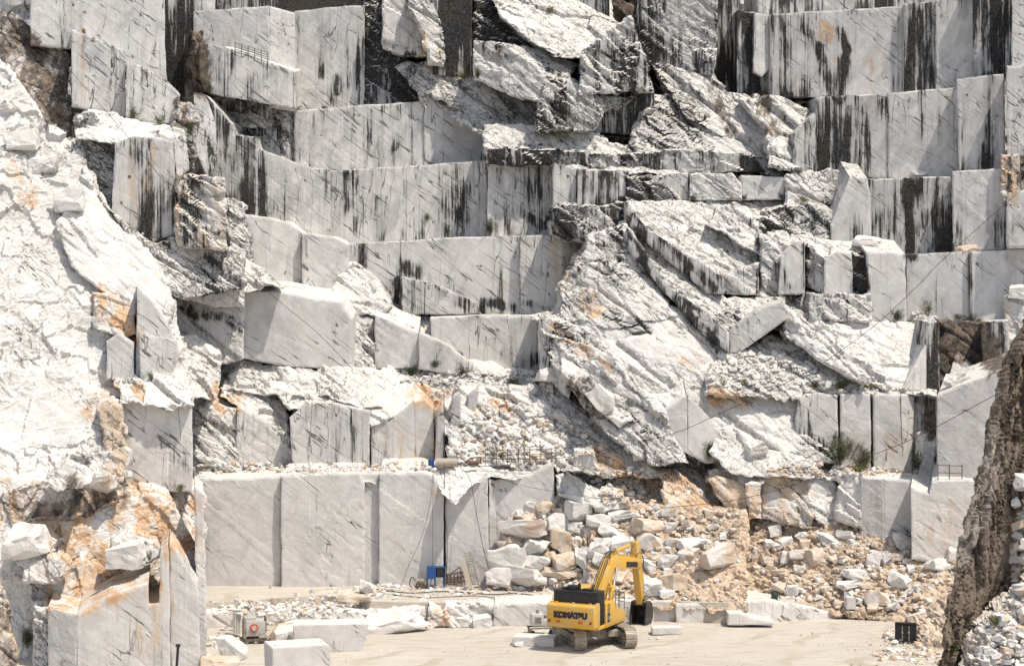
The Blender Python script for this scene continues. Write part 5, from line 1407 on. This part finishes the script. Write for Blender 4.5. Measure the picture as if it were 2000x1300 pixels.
for x in (-.5, .1, .7): PB().rod((x, -.4, .16), (x, -.2, .16), .16, 14).build('roller', DST, t, True)
t = mk('white_bin', 'tall pale ribbed bin standing left of the drilling machine', 'bin', on_ground(463, 1240, .0), 8)
PB().box((0, 0, .85), (.5, .5, 1.5), .03).box((0, 0, 1.62), (.56, .56, .06), .01).build('body', simple('off_white_paint', (.66, .64, .60), .5, dirt=.3), t)
for x in (-.15, .0, .15): PB().box((x, -.27, .85), (.05, .04, 1.3), .01).build('rib', GREYP, t)
# compressor beside the excavator
t = mk('compressor', 'off-white compressor on a steel skid left of the excavator', 'compressor', on_ground(1056, 1238), 10)
PB().box((-.25, 0, .95), (.75, .8, .75), .05).box((.3, 0, .75), (.45, .7, .5), .04).build('housing', simple('chalky_white_paint', (.60, .59, .57), .5, dirt=.35), t, True)
PB().box((0, -.42, .45), (1.6, .08, .1), .01).box((0, .42, .45), (1.6, .08, .1), .01).box((-.7, 0, .2), (.1, .9, .4), .01).box((.7, 0, .2), (.1, .9, .4), .01).build('skid', DST, t)
PB().rod((-.2, 0, 1.3), (-.2, 0, 1.55), .1, 12).rod((.35, 0, 1.0), (.35, 0, 1.2), .16, 14).build('intake', DST, t, True); PB().box((-.25, -.41, .95), (.4, .02, .4), .005).build('panel', DST, t)
for x in (-.6, .6): PB().rod((x, -.5, .17), (x, -.38, .17), .17, 16).build('wheel', BLK, t, True)
# spare bucket
t = mk('loader_bucket', 'black spare digger bucket lying at the edge of the right rubble', 'bucket', on_ground(1769, 1254), -12)
PB().prism([(-.3, .05), (.45, .0), (.6, .3), (.6, .9), (.35, 1.2), (-.1, 1.25), (-.05, 1.15), (.28, 1.1), (.48, .85), (.48, .35), (.38, .12), (-.3, .15)], -.62, .62, .01).build('shell', BLK, t)
for sx in (-1, 1): PB().prism([(-.3, .05), (.45, 0), (.6, .3), (.6, .9), (.35, 1.2), (-.1, 1.25), (-.3, .7)], sx*.62-.03, sx*.62+.03, .01).build('side_plate', BLK, t)
PB().box((0, -.12, .6), (1.2, .06, 1.0), .01).box((0, -.16, 1.2), (1.3, .1, .1), .01).build('back_plate', BLK, t)
for x in (-.2, .2): PB().box((x, -.18, .6), (.07, .1, .9), .01).rod((x-.05, -.22, .62), (x+.05, -.22, .62), .09, 12).build('bracket', DST, t)
for k in range(5): PB().box((-.5+k*.25, -.25, .04), (.12, .25, .08), .01).build('tooth', DST, t)
# black post in front
t = mk('marker_post', 'black round post with a cap at the lower left', 'post', at(342, 1345, 124), 0)
PB(Matrix.Rotation(R(4), 4, 'Y')).rod((0, 0, 0), (0, 0, 2.3), .075, 12).build('pole', BLK, t, True); PB(Matrix.Rotation(R(4), 4, 'Y')).rod((0, 0, 2.3), (0, 0, 2.42), .13, 14).build('cap', BLK, t, True)
# green pump in the heap
p = surf(1512, 1168); t = mk('small_pump', 'tiny dark green pump on the sandy foot of the heap', 'pump', p-Vector((0, .2, .05)))
PB().box((0, 0, .2), (.42, .35, .35), .04).rod((-.1, 0, .35), (-.1, 0, .62), .07, 10).build('body', simple('dark_green_paint', (.01, .05, .035), .5), t, True); PB().tube([(.1, 0, .3), (.3, 0, .3), (.35, -.1, .05)], .03).build('pipe', CABLE, t)
# guard frames
def fence(name, label, cat, pts, h, rails, mat, r=.03, posts=None):
    t = mk(name, label, cat, pts[0]); o = Vector(pts[0]); P = [Vector(p)-o for p in pts]
    for k in range(rails):
        z = h*(k+1)/rails; PB().tube([p+Vector((0, 0, z)) for p in P], r*.8).build('rail', mat, t)
    for p in P: PB().rod(p-Vector((0, 0, .15)), p+Vector((0, 0, h+.08)), r, 6).build('post', mat, t)
    return t
fence('guard_rail', 'rusty guard rail on top of the right corner block', 'railing', [at(x, 937+i*1.0, 152.8) for i, x in enumerate((1832, 1854, 1879))], 1.0, 2, RUSTY, .035)
a, b = at(459, 105, 175.6), at(523, 125, 176.0); fence('guard_rail', 'dark slanting guard rail beside the big block at the top left', 'railing', [a+(b-a)*k/5 for k in range(6)], .85, 5, simple('dark_green_grey_steel', (.06, .075, .075), .6), .03)
a, b = at(948, 906, 157.6), at(1078, 904, 157.6); fence('edge_railing', 'thin rusty scaffold frames standing on the ledge above the lowest wall', 'scaffold', [a+(b-a)*k/6 for k in range(7)], .95, 3, RUSTY, .025)
t = mk('scaffold_pole', 'tall dark pole with a slanting stay among the scaffold frames', 'pole', at(1024, 906, 157.6)); PB().rod((0, 0, -.1), (0, 0, 1.75), .045, 8).build('upright', DST, t); PB().rod((-.5, 0, .6), (0, 0, 1.7), .03, 6).build('stay', DST, t)
t = mk('pipe_stand', 'short dark pipe stand at the edge of the lowest wall top', 'stand', at(892, 908, 157.6)); PB().rod((0, 0, -.1), (0, 0, .9), .05, 8).box((0, 0, .85), (.3, .1, .08), .01).build('frame', DST, t)
t = mk('barrel', 'small blue barrel on the ledge above the blue cabinet', 'barrel', at(842, 911, 157.6)); PB().rod((0, 0, 0), (0, 0, .5), .2, 16).build('drum', BLUE, t, True); PB().rod((0, 0, .17), (0, 0, .2), .21, 16).rod((0, 0, .33), (0, 0, .36), .21, 16).build('hoop', BLUE, t)
t = mk('water_tank', 'low tan tank on the ledge right of the blue barrel', 'tank', at(872, 912, 157.6)); PB().rod((-.75, 0, .32), (.75, 0, .32), .3, 20).build('vessel', simple('tan_tank_paint', (.42, .35, .29), .6, dirt=.4), t, True); PB().box((-.5, 0, .05), (.12, .6, .2), .01).box((.5, 0, .05), (.12, .6, .2), .01).build('cradle', DST, t)
t = mk('winch', 'rusty winch frame lying on the ledge beside the tan tank', 'winch', at(925, 908, 157.6)); PB().rod((-.35, 0, .15), (.35, 0, .15), .15, 14).build('drum', RUSTY, t, True); PB().rod((-.6, 0, .1), (-.2, 0, .5), .04, 6).rod((-.2, 0, .5), (.5, 0, .55), .04, 6).rod((.45, 0, .1), (.5, 0, .55), .04, 6).build('frame', RUSTY, t)
# ---- cables
def cable(label, pts, r=.03, mat=None, cat='cable'):
    P = [at(*p) for p in pts]; o = P[0].copy(); q = PB().tube(curve_pts([p-o for p in P]), r*.65, 6).build('cable', mat or CABLE); q.location = o; tag(q, label, cat); return q
cable('long black cable rising from the ledge frames to the upper right walls', [(925, 893, 157), (1100, 893, 155.8), (1300, 850, 155), (1400, 810, 154.5), (1545, 742, 154.5), (1620, 700, 155), (1715, 630, 156), (1790, 560, 157), (1860, 490, 158.5), (2030, 340, 161)], .032)
cable('black cable crossing in front of the right bench towards the leaning spire', [(1290, 992, 152.5), (1450, 973, 151), (1600, 930, 149), (1700, 890, 147), (1800, 848, 145), (1960, 762, 138)], .032)
cable('thin cable slanting down across the upper left walls', [(100, 95, 141), (250, 268, 142), (360, 402, 144), (450, 500, 147), (530, 575, 150), (620, 650, 153), (690, 722, 156)], .024)
cable('thin cable hanging from the ledge towards the heap', [(925, 906, 157), (1000, 942, 154.5), (1100, 962, 153.2), (1210, 978, 152.6)], .022)
cable('slack cable hanging down the wall to the left of the cabinet', [(845, 925, 156), (841, 975, 155.3), (826, 1040, 155.1), (798, 1105, 155), (782, 1145, 153.8)], .022)
cable('straight thin cable above the blue cabinet', [(847, 925, 156), (845, 1000, 155.4), (845, 1105, 154.8)], .018)
cable('vertical black cable in the dark joint of the lowest wall', [(867, 760, 160), (868, 900, 157.5), (869, 960, 155.6), (870, 1060, 155.4), (873, 1135, 155)], .035)
cable('second black cable twisted beside the dark joint', [(869, 925, 155.8), (868, 990, 155.4), (874, 1060, 155.2), (871, 1138, 154.6)], .025)
cable('curved black hose from the ledge down to the raised floor', [(893, 895, 157.6), (900, 912, 156.6), (918, 936, 155.6), (930, 1000, 155), (943, 1065, 154.8), (955, 1110, 154.6), (975, 1145, 153.5), (1000, 1158, 152)], .03)
def floor_hose(label, pts, r=.035): 
    P = [on_ground(x, y, UPZ+.06) for x, y in pts]; o = P[0].copy(); q = PB().tube(curve_pts([p-o for p in P]), r, 6).build('hose', CABLE); q.location = o; tag(q, label, 'hose')
floor_hose('black hose lying in loops on the raised floor below the ladder', [(735, 1150), (800, 1157), (870, 1154), (960, 1160), (1010, 1158), (1080, 1168)])
floor_hose('grey hose wandering over the raised floor towards the excavator', [(700, 1176), (740, 1160), (830, 1166), (930, 1163), (1000, 1170), (1060, 1166), (1100, 1172)], .025)

# ---- plants
def leaf_mat(name, c1, c2):
    m, t, b = nt(name); k = N(t); P = k.obj(); n = k.noise(P, 2.5, 3, .6)
    t.links.new(k.mix(k.ramp(n, .35, .65), c1, c2), b.inputs['Base Color']); b.inputs['Roughness'].default_value = .7; return m
GREEN = leaf_mat('dark_leaves', (.030, .045, .014), (.085, .105, .035)); LIGHT = leaf_mat('light_leaves', (.07, .09, .02), (.17, .18, .06)); DRY = leaf_mat('dry_grass', (.16, .12, .05), (.26, .20, .09))
BARK = simple('twig_bark', (.10, .075, .05), .9)
def shrub(name, label, cat, x, y, w, h, mat=GREEN, dens=1.0, upright=0.0, seed=0, off=.25):
    rn = random.Random(seed); p = surf(x, y); s = p.y/F; W, Hh = w*s, h*s; root = empty(name, p+Vector((0, -off*W*.5, -.05))); tag(root, label, cat, 'plants growing on the quarry ledges')
    st = PB(); lf = bmesh.new(); tips = []
    for i in range(max(4, int(10*W))):
        a = rn.uniform(0, 6.28); rr = rn.uniform(0, .5)*W; tip = Vector((math.cos(a)*rr, math.sin(a)*rr*.6, Hh*rn.uniform(.45, 1)*(1-.7*upright*rr/(W*.5+.01)))); st.rod((tip.x*.25, tip.y*.25, 0), tip, .012, 5, .005); tips.append(tip)
    st.build('stem', BARK, root)
    for i in range(int(520*W*Hh*dens)+60):
        t_ = rn.choice(tips); q = t_*rn.uniform(.35, 1.05)+Vector((rn.gauss(0, .08), rn.gauss(0, .08), rn.gauss(0, .06)))*(1+W*.4)
        if q.z < 0: q.z = abs(q.z)
        l = rn.uniform(.05, .12); d = Vector((rn.gauss(0, 1), rn.gauss(0, 1), rn.gauss(.6, 1))).normalized(); e = d.cross(Vector((rn.gauss(0, 1), rn.gauss(0, 1), rn.gauss(0, 1)))).normalized()*l*.4
        lf.faces.new([lf.verts.new(v) for v in (q-e, q+d*l*.5-e*.2, q+d*l, q+e)])
    me = bpy.data.meshes.new('foliage'); lf.to_mesh(me); lf.free(); me.materials.append(mat); o = bpy.data.objects.new('foliage', me); COL.objects.link(o); o.parent = root
for i, (lab, x, y, w, h, m, dn) in enumerate([
    ('dark bush at the foot of the drill marked bench, largest of the row', 1640, 905, 62, 52, GREEN, 1.0), ('dark low bush right of the largest one', 1685, 912, 60, 34, GREEN, 1.0),
    ('bright low plant in front of the dark bushes', 1672, 918, 40, 12, LIGHT, 1.0), ('narrow dark bush in the shadowed corner of the right bench', 1790, 925, 24, 52, GREEN, 1.0),
    ('feathery dark bush in front of the slab in the centre right', 1385, 898, 28, 42, GREEN, .9), ('round green bush on the middle rubble ledge, leftmost', 802, 732, 34, 22, GREEN, 1.0),
    ('small green bush on the middle rubble ledge beside the round one', 850, 716, 28, 14, GREEN, 1.0), ('upright green bush on the middle rubble ledge, rightmost of three', 903, 738, 28, 30, GREEN, 1.0),
    ('low scrub at the right of the middle rubble ledge', 1002, 748, 36, 12, LIGHT, .8), ('small weed at the foot of the dark spur', 1050, 748, 18, 14, LIGHT, .8),
    ('sparse tuft at the foot of the upper left wall', 262, 232, 34, 26, LIGHT, .5), ('round tuft right of the sparse one at the upper left', 311, 243, 24, 20, LIGHT, .8),
    ('green plant hanging in the crack beside the tan block', 374, 262, 16, 30, LIGHT, .7), ('small plant above the tan streaked block', 372, 330, 22, 20, LIGHT, .5),
    ('scrub in the brown recess at the top left', 408, 180, 24, 12, GREEN, .9), ('small tuft growing from the long cracked bench', 833, 430, 16, 14, LIGHT, .9),
    ('green plant growing from a joint of the fifth bench', 957, 458, 26, 34, GREEN, .8), ('small plant on the bench left of that joint', 875, 462, 16, 26, GREEN, .6),
    ('dry grass strip under the black streaked wall', 905, 150, 50, 8, DRY, 1.0), ('dark tuft on the dry grass strip', 933, 152, 18, 22, GREEN, .7),
    ('green scrub under the tilted slab, left clump', 1590, 755, 50, 16, LIGHT, .9), ('green scrub under the tilted slab, middle clump', 1640, 758, 50, 18, GREEN, .9), ('green scrub under the tilted slab, right clump', 1690, 755, 40, 12, LIGHT, .9),
    ('small weeds on the white rubble ledge in the centre right', 1450, 752, 30, 12, LIGHT, .7), ('tiny weed on the white rubble ledge', 1412, 752, 18, 12, LIGHT, .7),
    ('green bush at the corner of the fourth right wall', 1753, 625, 30, 22, GREEN, .9), ('sparse tall weed in front of the fourth right wall', 1812, 615, 34, 34, LIGHT, .35),
    ('low weeds at the foot of the fourth right wall', 1870, 622, 26, 10, LIGHT, .8), ('scrub at the foot of the small rough block', 1352, 390, 26, 10, GREEN, .9), ('scrub right of the small rough block', 1455, 388, 16, 8, GREEN, .9),
    ('scrub at the end of the small block row', 1528, 388, 16, 10, GREEN, .9), ('scrub under the rough white corner', 1570, 392, 40, 8, DRY, 1.0),
    ('green plant at the foot of the cracked wall on the left', 352, 958, 24, 14, LIGHT, 1.0), ('thin weed at the foot of the small sawn faces', 296, 742, 16, 16, LIGHT, .5),
    ('yellow green weed below the clean sawn wall', 442, 738, 8, 14, LIGHT, .8), ('small weed on the slope above the ledge frames', 965, 890, 14, 10, LIGHT, .8),
    ('second small weed on the slope above the ledge frames', 980, 893, 10, 9, LIGHT, .8), ('green plants in the gap at the lower left corner', 54, 1262, 24, 40, GREEN, 1.0),
    ('green grass clump at the foot of the leaning spire', 1862, 1268, 40, 16, LIGHT, .9), ('grass clump on the near right slope', 1945, 1215, 50, 14, LIGHT, .8), ('small tuft in the crack below the tan block', 428, 458, 12, 10, GREEN, .8),
    ('tuft on the recessed wall under the black streaks on the right', 1560, 338, 20, 10, GREEN, .8), ('dark scrub under the shadowed crag top', 1072, 22, 40, 8, DRY, .8)]):
    shrub('shrub', lab, 'shrub', x, y, w, h, m, dn, seed=i)
